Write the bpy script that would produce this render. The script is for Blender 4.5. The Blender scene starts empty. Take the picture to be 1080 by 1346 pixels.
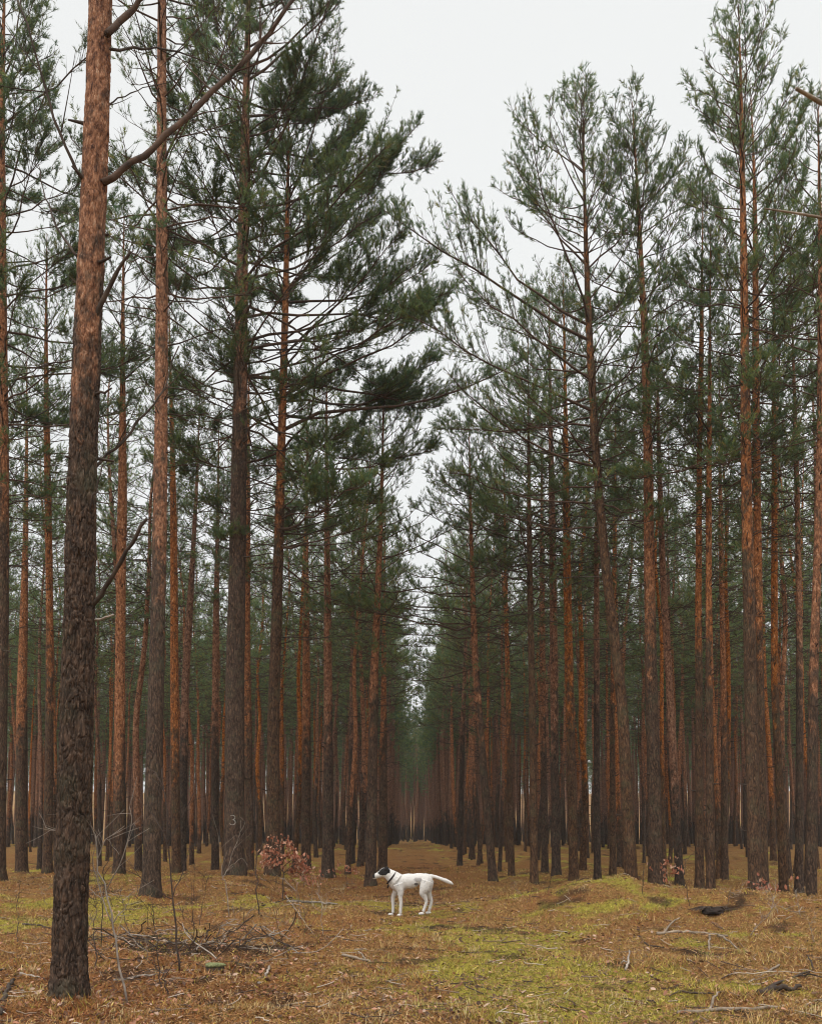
import bpy, math, random
import numpy as np
R = math.radians
C = bpy.context.scene.collection
scene = bpy.context.scene

# ---------------------------------------------------------------- camera
W0, H0, F = 1080.0, 1346.0, 1164.0
PITCH = R(2.5); CAMH = 1.25; SHIFT = 0.341
cam = bpy.data.objects.new('camera', bpy.data.cameras.new('camera')); C.objects.link(cam)
cam.location = (0, 0, CAMH); cam.rotation_euler = (R(90) + PITCH, 0, 0)
cam.data.sensor_fit = 'HORIZONTAL'; cam.data.sensor_width = 36; cam.data.lens = 36 * F / W0
cam.data.shift_y = SHIFT; cam.data.clip_start = 0.1; cam.data.clip_end = 3000
scene.camera = cam

# ---------------------------------------------------------------- sky, sun, exposure
w = bpy.data.worlds.new("World"); scene.world = w; w.use_nodes = True
nt = w.node_tree; nt.nodes.clear()
N = nt.nodes.new; LK = nt.links.new
SUN_EL, SUN_AZ = R(58), R(205)      # azimuth clockwise from +Y
sky = N('ShaderNodeTexSky'); sky.sky_type = 'NISHITA'; sky.sun_disc = False
sky.sun_elevation = SUN_EL; sky.sun_rotation = SUN_AZ; sky.air_density = 2; sky.dust_density = 6
hs = N('ShaderNodeHueSaturation'); hs.inputs['Saturation'].default_value = 0.15; LK(sky.outputs[0], hs.inputs['Color'])
# overcast veil: nearly even, brighter overhead than at the horizon as a clouded sky is
tc = N('ShaderNodeTexCoord'); sp = N('ShaderNodeSeparateXYZ'); LK(tc.outputs['Generated'], sp.inputs[0])
rmp = N('ShaderNodeValToRGB'); rmp.color_ramp.elements[0].position = 0.0; rmp.color_ramp.elements[0].color = (.262, .268, .268, 1)
rmp.color_ramp.elements[1].position = 0.76; rmp.color_ramp.elements[1].color = (.266, .270, .269, 1)
e = rmp.color_ramp.elements.new(1.0); e.color = (1, 1, 1, 1)
LK(sp.outputs['Z'], rmp.inputs[0])
cl = N('ShaderNodeTexNoise'); cl.inputs['Scale'].default_value = 1.6; cl.inputs['Detail'].default_value = 4; LK(tc.outputs['Generated'], cl.inputs['Vector'])
cm = N('ShaderNodeMapRange'); cm.inputs['To Min'].default_value = 19.9; cm.inputs['To Max'].default_value = 21.6; LK(cl.outputs[0], cm.inputs[0])
vm = N('ShaderNodeVectorMath'); vm.operation = 'SCALE'; LK(rmp.outputs[0], vm.inputs[0]); LK(cm.outputs[0], vm.inputs['Scale'])
mx = N('ShaderNodeMixRGB'); mx.inputs[0].default_value = 0.95; LK(hs.outputs[0], mx.inputs[1]); LK(vm.outputs[0], mx.inputs[2])
bg = N('ShaderNodeBackground'); bg.inputs['Strength'].default_value = 0.105; LK(mx.outputs[0], bg.inputs['Color'])
wo = N('ShaderNodeOutputWorld'); LK(bg.outputs[0], wo.inputs[0])
sl = bpy.data.lights.new('sun', 'SUN'); sl.energy = 1.5; sl.angle = R(70); sl.color = (1, .97, .93)
so = bpy.data.objects.new('sun', sl); C.objects.link(so); so.location = (0, 0, 40)
so.rotation_euler = (R(90) - SUN_EL, 0, -SUN_AZ + math.pi)
scene.view_settings.view_transform = 'Standard'; scene.view_settings.look = 'None'
scene.view_settings.exposure = 0.64; scene.view_settings.gamma = 1.0
scene.render.engine = 'CYCLES'
scene.cycles.pixel_filter_type = 'BLACKMAN_HARRIS'; scene.cycles.filter_width = 1.1; scene.cycles.max_bounces = 5; scene.cycles.transparent_max_bounces = 4

# ---------------------------------------------------------------- pixel <-> world
cp, spn = math.cos(PITCH), math.sin(PITCH)
def ray(px, py):
    u = px - W0 / 2; v = (H0 / 2 - py) + SHIFT * W0
    return np.array([u, F * cp - v * spn, F * spn + v * cp])
def at(px, py, d):
    r = ray(px, py); return np.array([0, 0, CAMH]) + r * (d / r[1])
def ground_hit(px, py):
    r = ray(px, py); r = r / r[1]; d = 2.0
    while d < 120:
        p = np.array([0, 0, CAMH]) + r * d
        if p[2] < gz(p[0], p[1]): break
        d += 0.02
    return p[0], p[1], float(gz(p[0], p[1]))

# ---------------------------------------------------------------- noise
def _h(ix, iy, s):
    n = (ix.astype(np.int64) * 374761393 + iy.astype(np.int64) * 668265263 + s * 982451653) & 0xffffffff
    n = ((n ^ (n >> 13)) * 1274126177) & 0xffffffff
    return ((n ^ (n >> 16)) & 0xffff) / 65535.0
def vnoise(x, y, s=0):
    x = np.asarray(x, float); y = np.asarray(y, float)
    ix = np.floor(x); iy = np.floor(y); fx = x - ix; fy = y - iy
    fx = fx * fx * (3 - 2 * fx); fy = fy * fy * (3 - 2 * fy)
    a = _h(ix, iy, s); b = _h(ix + 1, iy, s); c = _h(ix, iy + 1, s); d = _h(ix + 1, iy + 1, s)
    return (a * (1 - fx) + b * fx) * (1 - fy) + (c * (1 - fx) + d * fx) * fy
def fbm(x, y, s=0, o=4):
    v = 0; a = .5; t = 0
    for i in range(o):
        v = v + a * vnoise(x * 2 ** i, y * 2 ** i, s + i * 17); t += a; a *= .55
    return v / t
def sstep(a, b, x):
    t = np.clip((x - a) / (b - a), 0, 1); return t * t * (3 - 2 * t)
def G(x, y, cx, cy, sx, sy): return np.exp(-((x - cx) / sx) ** 2 - ((y - cy) / sy) ** 2)

def gz(x, y):
    x = np.asarray(x, float); y = np.asarray(y, float)
    z = 0.55 * G(x, y, 2.9, 13.9, 1.5, 1.3) + 0.33 * G(x, y, 5.0, 12.7, 1.5, 1.3) + 0.16 * G(x, y, 6.8, 11.8, 1.6, 1.6)
    z = z + 0.26 * sstep(-1.2, -3.2, x) * np.exp(-((y - 18) / 5.0) ** 2) + 0.12 * G(x, y, -1.7, 12.6, 1.2, 1.2)
    z = z + 0.36 * np.exp(-((y - 52) / 14.0) ** 2)
    z = z - 0.06 * G(x, y, .6, 20, 1.6, 9)
    z = z + (0.20 + .22 * sstep(13, 20, y) * (1 - G(x, y * 0, .5, 0, 1.6, 1))) * (fbm(x / 1.7, y / 1.7, 3, 3) - .5) + (0.10 + .06 * (1 - G(x, x * 0, .6, 0, 1.3, 1))) * (fbm(x / .42, y / .42, 9, 4) - .5)
    for (mx_, my_) in MOUND: z = z + .07 * np.exp(-((x - mx_) ** 2 + (y - my_) ** 2) / .16)
    return z - 0.02
MOUND = []

def moss(x, y):     # 0..1 how mossy-green the ground is
    m = fbm(x / 1.3, y / 1.3, 31, 4) + .25 * (vnoise(x / .22, y / .22, 5) - .5)
    reg = .36 * G(x, y, .9, 8.6, 1.7, 4.4) + .16 * G(x, y, 1.3, 17, .7, 6) + .15 * G(x, y, 3.5, 12.4, 3.0, 1.4) + .16 * G(x, y, -1.2, 14.5, 1.2, 2.) + .15 * G(x, y, -5, 14, 2.5, 3) - .26 * G(x, y, -2.4, 7.2, 1.5, 3.0) \
        - .24 * G(x, y, .3, 26, 1.8, 12) - .12 * G(x, y, -.2, 13.0, 1., 1.2) - .18 * G(x, y, 2.0, 8.2, .35, 2.5)
    return .85 * sstep(.47, .80, m + reg)
def rust(x, y):
    return np.clip((G(x, y, -2.6, 7.0, 2.0, 3.6) + .7 * G(x, y, .3, 27, 2.2, 13) + .5 * G(x, y, -4, 20, 4, 9) + .4 * G(x, y, 1.9, 8, .4, 2)) * (.3 + 1.0 * fbm(x / .8, y / .8, 55, 3)), 0, 1)
def soil(x, y):      # dark bare earth
    m = fbm(x / .5, y / .5, 77, 3)
    return np.clip(.9 * G(x, y, .35, 12.15, .32, .14) + 1.0 * G(x, y, 4.2, 12.0, .3, .15) + .8 * G(x, y, 3.5, 9.6, .5, .2)
                   + .7 * G(x, y, -2.3, 9.5, 1.1, .6) + sstep(.60, .74, m) * .6, 0, 1) * sstep(.3, .6, m + .15)

# ---------------------------------------------------------------- mesh builder
class MB:
    def __init__(s): s.v = []; s.f = []; s.m = []; s.c = []; s.n = 0
    def add(s, V, Fc, mat=0, col=None):
        V = np.asarray(V, float).reshape(-1, 3); Fc = np.asarray(Fc, np.int64)
        s.v.append(V); s.f.append(Fc + s.n); s.m.append(np.full(len(Fc), mat) if np.isscalar(mat) else mat)
        if col is None: col = np.ones((len(V), 3)) * .5
        col = np.asarray(col, float)
        if col.ndim == 1: col = np.tile(col, (len(V), 1))
        s.c.append(col); s.n += len(V)
    def mesh(s, name, mats, smooth=True):
        me = bpy.data.meshes.new(name)
        V = np.concatenate(s.v); me.vertices.add(len(V)); me.vertices.foreach_set('co', V.astype(np.float32).ravel())
        loops = np.concatenate([f.ravel() for f in s.f]); tot = np.concatenate([np.full(len(f), f.shape[1]) for f in s.f])
        st = np.concatenate([[0], np.cumsum(tot)[:-1]])
        me.loops.add(len(loops)); me.loops.foreach_set('vertex_index', loops.astype(np.int32))
        me.polygons.add(len(tot)); me.polygons.foreach_set('loop_start', st.astype(np.int32))
        me.polygons.foreach_set('loop_total', tot.astype(np.int32))
        me.polygons.foreach_set('material_index', np.concatenate(s.m).astype(np.int32))
        me.polygons.foreach_set('use_smooth', np.full(len(tot), smooth))
        a = me.attributes.new('tint', 'FLOAT_COLOR', 'POINT')
        cc = np.concatenate(s.c); cc = np.concatenate([cc, np.ones((len(cc), 1))], 1)
        a.data.foreach_set('color', cc.astype(np.float32).ravel())
        for m in mats: me.materials.append(m)
        me.update(calc_edges=True); me.validate(); return me
def nrm(a): return a / np.maximum(np.linalg.norm(a, axis=-1, keepdims=True), 1e-9)
def tubes(mb, P, Rr, S=5, mat=0, col=None, cap=False):
    P = np.asarray(P, float); Rr = np.asarray(Rr, float)
    if P.ndim == 2: P = P[None]; Rr = Rr[None]
    if cap:
        P = np.concatenate([P[:, :1], P, P[:, -1:]], 1); Rr = np.concatenate([Rr[:, :1] * .01, Rr, Rr[:, -1:] * .01], 1)
        P[:, 0] -= 1e-4; P[:, -1] += 1e-4
    B, K, _ = P.shape
    T = np.gradient(P, axis=1); T = nrm(T)
    if cap: T[:, 0] = T[:, 2]; T[:, 1] = T[:, 2]; T[:, -1] = T[:, -3]; T[:, -2] = T[:, -3]
    m = nrm(P[:, -1] - P[:, 0]); ref = np.where(np.abs(m[:, 2:3]) > .7, np.array([[1., 0, 0]]), np.array([[0, 0, 1.]]))[:, None, :]
    U = nrm(np.cross(T, np.broadcast_to(ref, T.shape))); Vv = np.cross(T, U)
    a = np.arange(S) * 2 * np.pi / S
    V = P[:, :, None] + Rr[:, :, None, None] * (U[:, :, None] * np.cos(a)[None, None, :, None] + Vv[:, :, None] * np.sin(a)[None, None, :, None])
    b, k, s_ = np.meshgrid(np.arange(B), np.arange(K - 1), np.arange(S), indexing='ij')
    i0 = (b * K + k) * S; s2 = (s_ + 1) % S
    Fc = np.stack([i0 + s_, i0 + s2, i0 + S + s2, i0 + S + s_], -1).reshape(-1, 4)
    if col is not None:
        col = np.asarray(col, float)
        if col.ndim == 2 and len(col) == B: col = np.repeat(col, K * S, 0)
    mb.add(V.reshape(-1, 3), Fc, mat, col)

# ---------------------------------------------------------------- materials
def mat(name):
    m = bpy.data.materials.new(name); m.use_nodes = True; t = m.node_tree; t.nodes.clear()
    o = t.nodes.new('ShaderNodeOutputMaterial'); b = t.nodes.new('ShaderNodeBsdfPrincipled'); t.links.new(b.outputs[0], o.inputs[0])
    b.inputs['Roughness'].default_value = .85; b.inputs['Specular IOR Level'].default_value = .25
    return m, t, b, o
class NT:
    def __init__(s, t): s.t = t
    def n(s, ty, **k):
        x = s.t.nodes.new(ty)
        for a, v in k.items(): setattr(x, a, v)
        return x
    def l(s, a, b): s.t.links.new(a, b)
    def noise(s, vec, sc, det=4, rough=.6):
        x = s.n('ShaderNodeTexNoise'); x.inputs['Scale'].default_value = sc; x.inputs['Detail'].default_value = det; x.inputs['Roughness'].default_value = rough
        s.l(vec, x.inputs['Vector']); return x.outputs[0]
    def ramp(s, f, stops):
        x = s.n('ShaderNodeValToRGB'); r = x.color_ramp
        while len(r.elements) < len(stops): r.elements.new(.5)
        for e_, (p, c) in zip(r.elements, stops): e_.position = p; e_.color = (*c, 1) if len(c) == 3 else c
        s.l(f, x.inputs[0]); return x.outputs[0]
    def mix(s, f, a, b, mode='MIX'):
        x = s.n('ShaderNodeMixRGB', blend_type=mode)
        for i, v in enumerate((f, a, b)):
            if hasattr(v, 'default_value') or hasattr(v, 'is_linked'): s.l(v, x.inputs[i])
            elif i == 0: x.inputs[0].default_value = v
            else: x.inputs[i].default_value = (*v, 1)
        return x.outputs[0]
    def math(s, op, a, b=0., clamp=False):
        x = s.n('ShaderNodeMath', operation=op, use_clamp=clamp)
        for i, v in enumerate((a, b)):
            if hasattr(v, 'is_linked'): s.l(v, x.inputs[i])
            else: x.inputs[i].default_value = v
        return x.outputs[0]

def bark_material(name, bump=.6, scale=1.0):
    m, t, b, o = mat(name); q = NT(t)
    tc = q.n('ShaderNodeTexCoord'); mp = q.n('ShaderNodeMapping'); mp.inputs['Scale'].default_value = (scale, scale, scale * .28); q.l(tc.outputs['Object'], mp.inputs[0])
    at_ = q.n('ShaderNodeAttribute', attribute_name='tint'); sp = q.n('ShaderNodeSeparateColor'); q.l(at_.outputs['Color'], sp.inputs[0])
    inf = q.n('ShaderNodeObjectInfo')
    n1 = q.noise(mp.outputs[0], 9, 3, .6)
    dist = q.n('ShaderNodeVectorMath', operation='MULTIPLY_ADD')
    nv = q.n('ShaderNodeTexNoise'); nv.inputs['Scale'].default_value = 14; q.l(mp.outputs[0], nv.inputs['Vector'])
    q.l(nv.outputs['Color'], dist.inputs[0]); dist.inputs[1].default_value = (.08, .08, .08); q.l(mp.outputs[0], dist.inputs[2])
    vo = q.n('ShaderNodeTexVoronoi', feature='DISTANCE_TO_EDGE'); vo.inputs['Scale'].default_value = 22; q.l(dist.outputs[0], vo.inputs['Vector'])
    vc = q.n('ShaderNodeTexVoronoi'); vc.inputs['Scale'].default_value = 22; q.l(dist.outputs[0], vc.inputs['Vector'])
    fine = q.noise(mp.outputs[0], 60, 4, .7)
    low = q.ramp(vo.outputs['Distance'], [(0, (.006, .004, .003)), (.10, (.030, .016, .009)), (.35, (.135, .070, .037))])
    low = q.mix(.55, low, q.ramp(fine, [(.38, (.008, .005, .003)), (.54, (.050, .028, .017)), (.66, (.20, .125, .080)), (.74, (.36, .27, .20))]))
    sep = q.n('ShaderNodeSeparateColor'); q.l(vc.outputs['Color'], sep.inputs[0])
    low = q.mix(q.math('MULTIPLY', sep.outputs[0], .22), low, (.18, .115, .078))
    big = q.noise(tc.outputs['Object'], 2.3, 3)
    low = q.mix(q.ramp(big, [(.52, (0, 0, 0)), (.68, (.35, .35, .35))]), low, (.07, .08, .045))
    mp2 = q.n('ShaderNodeMapping'); mp2.inputs['Scale'].default_value = (1, 1, .5); q.l(tc.outputs['Object'], mp2.inputs[0])
    fl = q.noise(mp2.outputs[0], 26, 5, .75)
    up = q.ramp(fl, [(.34, (.045, .016, .009)), (.46, (.19, .072, .028)), (.56, (.34, .142, .058)), (.70, (.52, .32, .20))])
    up = q.mix(q.ramp(vo.outputs['Distance'], [(0, (.6, .6, .6)), (.06, (0, 0, 0))]), up, (.09, .035, .018))
    f = q.math('ADD', sp.outputs[0], q.math('MULTIPLY', q.math('SUBTRACT', q.noise(mp2.outputs[0], 7, 4, .7), .5), 1.3), True)
    fs = q.ramp(f, [(.38, (0, 0, 0)), (.60, (1, 1, 1))])
    col = q.mix(fs, low, up)
    # trees differ: some redder, some greyer
    hsv = q.n('ShaderNodeHueSaturation'); q.l(col, hsv.inputs['Color'])
    q.l(q.math('ADD', q.math('MULTIPLY', inf.outputs['Random'], .35), .80), hsv.inputs['Saturation'])
    q.l(q.math('ADD', q.math('MULTIPLY', inf.outputs['Random'], .50), .85), hsv.inputs['Value'])
    q.l(hsv.outputs[0], b.inputs['Base Color'])
    bp = q.n('ShaderNodeBump'); bp.inputs['Strength'].default_value = bump; bp.inputs['Distance'].default_value = .03
    hgt = q.math('ADD', q.math('MINIMUM', q.math('MULTIPLY', vo.outputs['Distance'], 2.), .6), q.math('MULTIPLY', fine, .5))
    q.l(hgt, bp.inputs['Height']); q.l(bp.outputs[0], b.inputs['Normal']); b.inputs['Roughness'].default_value = .9
    return m
M_bark = bark_material('pine_bark')
def twig_material(name, a, c):
    m, t, b, o = mat(name); q = NT(t); tc = q.n('ShaderNodeTexCoord')
    q.l(q.ramp(q.noise(tc.outputs['Object'], 9, 4), [(.3, a), (.7, c)]), b.inputs['Base Color']); return m
M_branch = twig_material('branch_bark', (.035, .024, .019), (.12, .07, .045))
M_dead = twig_material('dead_wood', (.022, .015, .011), (.085, .060, .044))
M_pale = twig_material('pale_wood', (.13, .10, .08), (.42, .36, .30))
M_stick = twig_material('weathered_stick', (.09, .065, .045), (.34, .27, .20))
M_dark = twig_material('dark_stem', (.03, .02, .016), (.10, .07, .055))
def tint_material(name, transl=.25, rough=.6, nsc=4., spread=.5, rnd=0.):
    m, t, b, o = mat(name); q = NT(t)
    a = q.n('ShaderNodeAttribute', attribute_name='tint'); tc = q.n('ShaderNodeTexCoord')
    hsv = q.n('ShaderNodeHueSaturation'); q.l(a.outputs['Color'], hsv.inputs['Color'])
    v = q.math('ADD', q.math('MULTIPLY', q.noise(tc.outputs['Object'], nsc, 3), spread * 2), 1 - spread)
    inf = q.n('ShaderNodeObjectInfo')
    v = q.math('MULTIPLY', v, q.math('ADD', q.math('MULTIPLY', inf.outputs['Random'], rnd), 1 - rnd / 2))
    q.l(v, hsv.inputs['Value']); q.l(hsv.outputs[0], b.inputs['Base Color'])
    b.inputs['Roughness'].default_value = rough
    if transl:
        tr = q.n('ShaderNodeBsdfTranslucent'); q.l(hsv.outputs[0], tr.inputs[0]); ms = q.n('ShaderNodeMixShader'); ms.inputs[0].default_value = transl
        q.l(b.outputs[0], ms.inputs[1]); q.l(tr.outputs[0], ms.inputs[2]); q.l(ms.outputs[0], o.inputs[0])
    return m
M_needle = tint_material('pine_needles', .5, .5, 1.2, .35, .35)
M_leaf = tint_material('dry_leaves', .25, .6, 6, .3)
M_grass = tint_material('grass_blades', .3, .6, 2, .25)
M_litter = tint_material('forest_litter', 0, .9, 3, .3)

def ground_material():
    m, t, b, o = mat('forest_floor'); q = NT(t); tc = q.n('ShaderNodeTexCoord'); V = tc.outputs['Object']
    a = q.n('ShaderNodeAttribute', attribute_name='tint'); s = q.n('ShaderNodeSeparateColor'); q.l(a.outputs['Color'], s.inputs[0])
    n1 = q.noise(V, 1.1, 5, .65); n2 = q.noise(V, 9, 6, .75); n3 = q.noise(V, 45, 5, .8)
    lit = q.ramp(n3, [(.30, (.035, .017, .008)), (.44, (.13, .055, .020)), (.56, (.34, .17, .06)), (.70, (.62, .40, .18))])
    lit = q.mix(q.ramp(n2, [(.42, (0, 0, 0)), (.62, (.8, .8, .8))]), lit, q.ramp(n3, [(.32, (.05, .032, .010)), (.6, (.32, .21, .065))]))
    lit = q.mix(q.ramp(n1, [(.45, (0, 0, 0)), (.7, (.6, .6, .6))]), lit, (.19, .065, .025))
    mo = q.ramp(n3, [(.3, (.06, .05, .010)), (.5, (.28, .25, .038)), (.68, (.52, .46, .08))])
    f = q.math('ADD', s.outputs[0], q.math('MULTIPLY', q.math('SUBTRACT', n2, .5), 1.0), True)
    c = q.mix(q.ramp(f, [(.3, (0, 0, 0)), (.75, (.9, .9, .9))]), lit, mo)
    c = q.mix(q.math('MULTIPLY', s.outputs[2], .7), c, q.ramp(n3, [(.32, (.035, .012, .006)), (.5, (.20, .07, .025)), (.68, (.40, .17, .075))])); dk = q.ramp(n3, [(.3, (.012, .008, .006)), (.7, (.05, .03, .02))])
    c = q.mix(q.ramp(s.outputs[1], [(.15, (0, 0, 0)), (.7, (.9, .9, .9))]), c, dk)
    q.l(c, b.inputs['Base Color']); b.inputs['Roughness'].default_value = 1; b.inputs['Specular IOR Level'].default_value = .1
    bp = q.n('ShaderNodeBump'); bp.inputs['Strength'].default_value = .9; bp.inputs['Distance'].default_value = .05
    q.l(q.math('ADD', n2, q.math('MULTIPLY', n3, .6)), bp.inputs['Height']); q.l(bp.outputs[0], b.inputs['Normal'])
    return m
M_ground = ground_material()

# ---------------------------------------------------------------- object helpers
def tag(o, label=None, cat=None, group=None, kind=None):
    for k, v in (('label', label), ('category', cat), ('group', group), ('kind', kind)):
        if v: o[k] = v
    return o
def empty(name, loc):
    o = bpy.data.objects.new(name, None); o.location = [float(v) for v in loc]; o.empty_display_size = .2; C.objects.link(o); return o
def obj(name, me, parent=None):
    o = bpy.data.objects.new(name, me); C.objects.link(o)
    if parent: o.parent = parent
    return o

# ---------------------------------------------------------------- ground sheet
def build_ground():
    a = np.linspace(-1, 1, 821); xs = np.sinh(a * 7.2) / np.sinh(7.2) * 700
    b = np.linspace(0, 1, 760); ys = -60 + 64 * np.minimum(b / .06, 1) + np.where(b > .06, (np.sinh((b - .06) / .94 * 7.) / np.sinh(7.)) * 1400, 0)
    X, Y = np.meshgrid(xs, ys); Z = gz(X, Y)
    k = sstep(100, 300, np.hypot(X, Y)); Z = Z * (1 - k) + 15 * sstep(185, 340, np.hypot(X, Y))
    mb = MB(); ny, nx = X.shape
    i, j = np.meshgrid(np.arange(ny - 1), np.arange(nx - 1), indexing='ij'); q = i * nx + j
    Fc = np.stack([q, q + 1, q + nx + 1, q + nx], -1).reshape(-1, 4)
    col = np.stack([moss(X, Y), soil(X, Y), rust(X, Y)], -1).reshape(-1, 3)
    mb.add(np.stack([X, Y, Z], -1), Fc, 0, col)
    tag(obj('ground', mb.mesh('ground', [M_ground])), kind='structure')

# ---------------------------------------------------------------- pine generator
def path_fn(ctrl):       # ctrl rows: z, x, y, r
    c = np.array(ctrl, float)
    def f(z):
        z = np.asarray(z, float)
        return np.stack([np.interp(z, c[:, 0], c[:, 1]), np.interp(z, c[:, 0], c[:, 2]), z], -1), np.interp(z, c[:, 0], c[:, 3])
    return f
def smooth_ctrl(ctrl, n=60):
    c = np.array(ctrl, float); z = np.linspace(c[0, 0], c[-1, 0], n)
    out = np.stack([z] + [np.interp(z, c[:, 0], c[:, k]) for k in (1, 2, 3)], -1)
    for _ in range(4): out[1:-1, 1:3] = (out[:-2, 1:3] + 2 * out[1:-1, 1:3] + out[2:, 1:3]) / 4
    return out
def trunk_mesh(rng, fn, H, ri, zred, S=14, K=70, plate=.0, stubs=26, name='trunk'):
    mb = MB()
    z = np.concatenate([[-.25], np.linspace(0, H, K)]); P, r = fn(np.clip(z, 0, None)); P[:, 2] = z
    r = r * (1 + .24 * np.exp(-np.clip(z, 0, 9) / .14) + .05 * np.exp(-np.clip(z, 0, 9) / .5))
    a = np.arange(S) * 2 * np.pi / S; sd = int(rng.integers(1000))
    AA, ZZ = np.meshgrid(a, z)
    # periodic noise round the trunk
    per = lambda fa, fz, s: (vnoise(np.cos(AA) * fa + 50, ZZ * fz + np.sin(AA) * 3.1, s) + vnoise(np.sin(AA) * fa + 50, ZZ * fz + 9 + np.cos(AA) * 2.3, s + 5)) / 2 - .5
    rr = r[:, None] * (1 + .10 * per(1.2, 1.3, sd) + .08 * per(3.2, 5, sd + 3))
    if plate:
        U = AA * 8; 
        pl = np.abs(per(9, 7, sd + 7)) * 2 ; pl2 = np.abs(per(18, 15, sd + 11)) * 2
        U = AA / (2 * np.pi); nu = 17; cu = U * nu; 
        def worley(cu, cv, nu, sd):
            iu = np.floor(cu); iv = np.floor(cv); d1 = np.full(cu.shape, 9.); d2 = np.full(cu.shape, 9.); rid = np.zeros(cu.shape)
            for a_ in (-1, 0, 1):
                for b_ in (-1, 0, 1):
                    gu = iu + a_; gv = iv + b_; gm = np.mod(gu, nu); jx = _h(gm, gv, sd); jy = _h(gm, gv, sd + 1)
                    dd_ = np.hypot(gu + .1 + .8 * jx - cu, gv + .1 + .8 * jy - cv); cl_ = dd_ < d1
                    d2 = np.where(cl_, d1, np.minimum(d2, dd_)); rid = np.where(cl_, _h(gm, gv, sd + 2), rid); d1 = np.where(cl_, dd_, d1)
            return d2 - d1, rid
        wob = (vnoise(ZZ * 9, AA * 0 + 3, 5) - .5) * 1.1 + .9 * per(6, 16, 31) * 2
        e1, id1 = worley(cu + wob, ZZ * 8.5 + 1.2 * per(4, 6, 41) * 2, nu, 3)
        e2, id2 = worley(U * 41 + wob * 1.5, ZZ * 27 + 2 * per(9, 16, 43), 41, 13)
        rough_ = 1 - .72 * sstep(zred - 1, zred + 1.5, ZZ)
        rr = rr + plate * rough_ * (sstep(.02, .38, e1) * (.7 + .6 * id1) - .8 + .35 * (sstep(.0, .3, e2) * id2 - .4) + .5 * per(22, 60, 77))
        rr = rr + 0 * (sstep(.03, .22, pl) - .7) * (1 - .6 * sstep(zred - 1, zred + 1.5, ZZ)) + plate * .5 * (sstep(.03, .25, pl2) - .6)
    whorl = np.exp(-((((ZZ + rng.random()) / .55) % 1 - .5) / .09) ** 2) * .035
    rr = rr * (1 + whorl)
    V = np.stack([P[:, 0:1] + rr * np.cos(AA), P[:, 1:2] + rr * np.sin(AA), ZZ], -1)
    k, s_ = np.meshgrid(np.arange(len(z) - 1), np.arange(S), indexing='ij'); s2 = (s_ + 1) % S
    Fc = np.stack([k * S + s_, k * S + s2, (k + 1) * S + s2, (k + 1) * S + s_], -1).reshape(-1, 4)
    red = sstep(zred - 2.4, zred + 3.0, ZZ + .5 * np.cos(AA + sd)) 
    red = red * ri + .02
    mb.add(V, Fc, 0, np.stack([red] * 3, -1).reshape(-1, 3))
    n = stubs; zz = rng.uniform(.8, H * .75, n); p, rad = fn(zz); az = rng.uniform(0, 2 * np.pi, n); L = rng.uniform(.03, .14, n)
    d = np.stack([np.cos(az), np.sin(az), rng.uniform(-.1, .6, n)], -1)
    a0 = p + d * (rad * .7)[:, None]; a1 = p + d * (rad + L)[:, None]
    tubes(mb, np.stack([a0, (a0 + a1) / 2, a1], 1), np.stack([rad * .0 + .016, rad * 0 + .012, rad * 0 + .007], 1), 5, 1, None)
    return mb.mesh(name, [M_bark, M_dead])

GREENS = np.array([[.120, .180, .070], [.160, .215, .070], [.200, .230, .065], [.095, .170, .085], [.140, .205, .100], [.25, .22, .07]])
def shoots_needles(mb, rng, A, D, L, M, nl, nw, mat_i=0, bright=1.):
    n = len(A)
    pal = GREENS[rng.choice(len(GREENS), n, p=[.28, .25, .15, .15, .13, .04])] * rng.uniform(.75, 1.35, (n, 1)) * bright
    u = rng.uniform(.05, 1, (n, M)); ref = rng.normal(size=(n, M, 3)); Dn = np.broadcast_to(D[:, None], ref.shape)
    rad = nrm(ref - (ref * Dn).sum(-1, keepdims=True) * Dn)
    base = A[:, None] + Dn * (u * L[:, None])[..., None]
    dirn = nrm(Dn * rng.uniform(.7, 1.2, (n, M, 1)) + rad * rng.uniform(.45, .9, (n, M, 1)))
    tip = base + dirn * (nl * rng.uniform(.75, 1.2, (n, M, 1)))
    side = nrm(np.cross(dirn, rng.normal(size=(n, M, 3)))) * nw / 2
    V = np.stack([base - side, base + side, tip], 2).reshape(-1, 3)
    Fc = np.arange(len(V)).reshape(-1, 3)
    mb.add(V, Fc, mat_i, np.repeat(pal, M * 3, 0))

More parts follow.
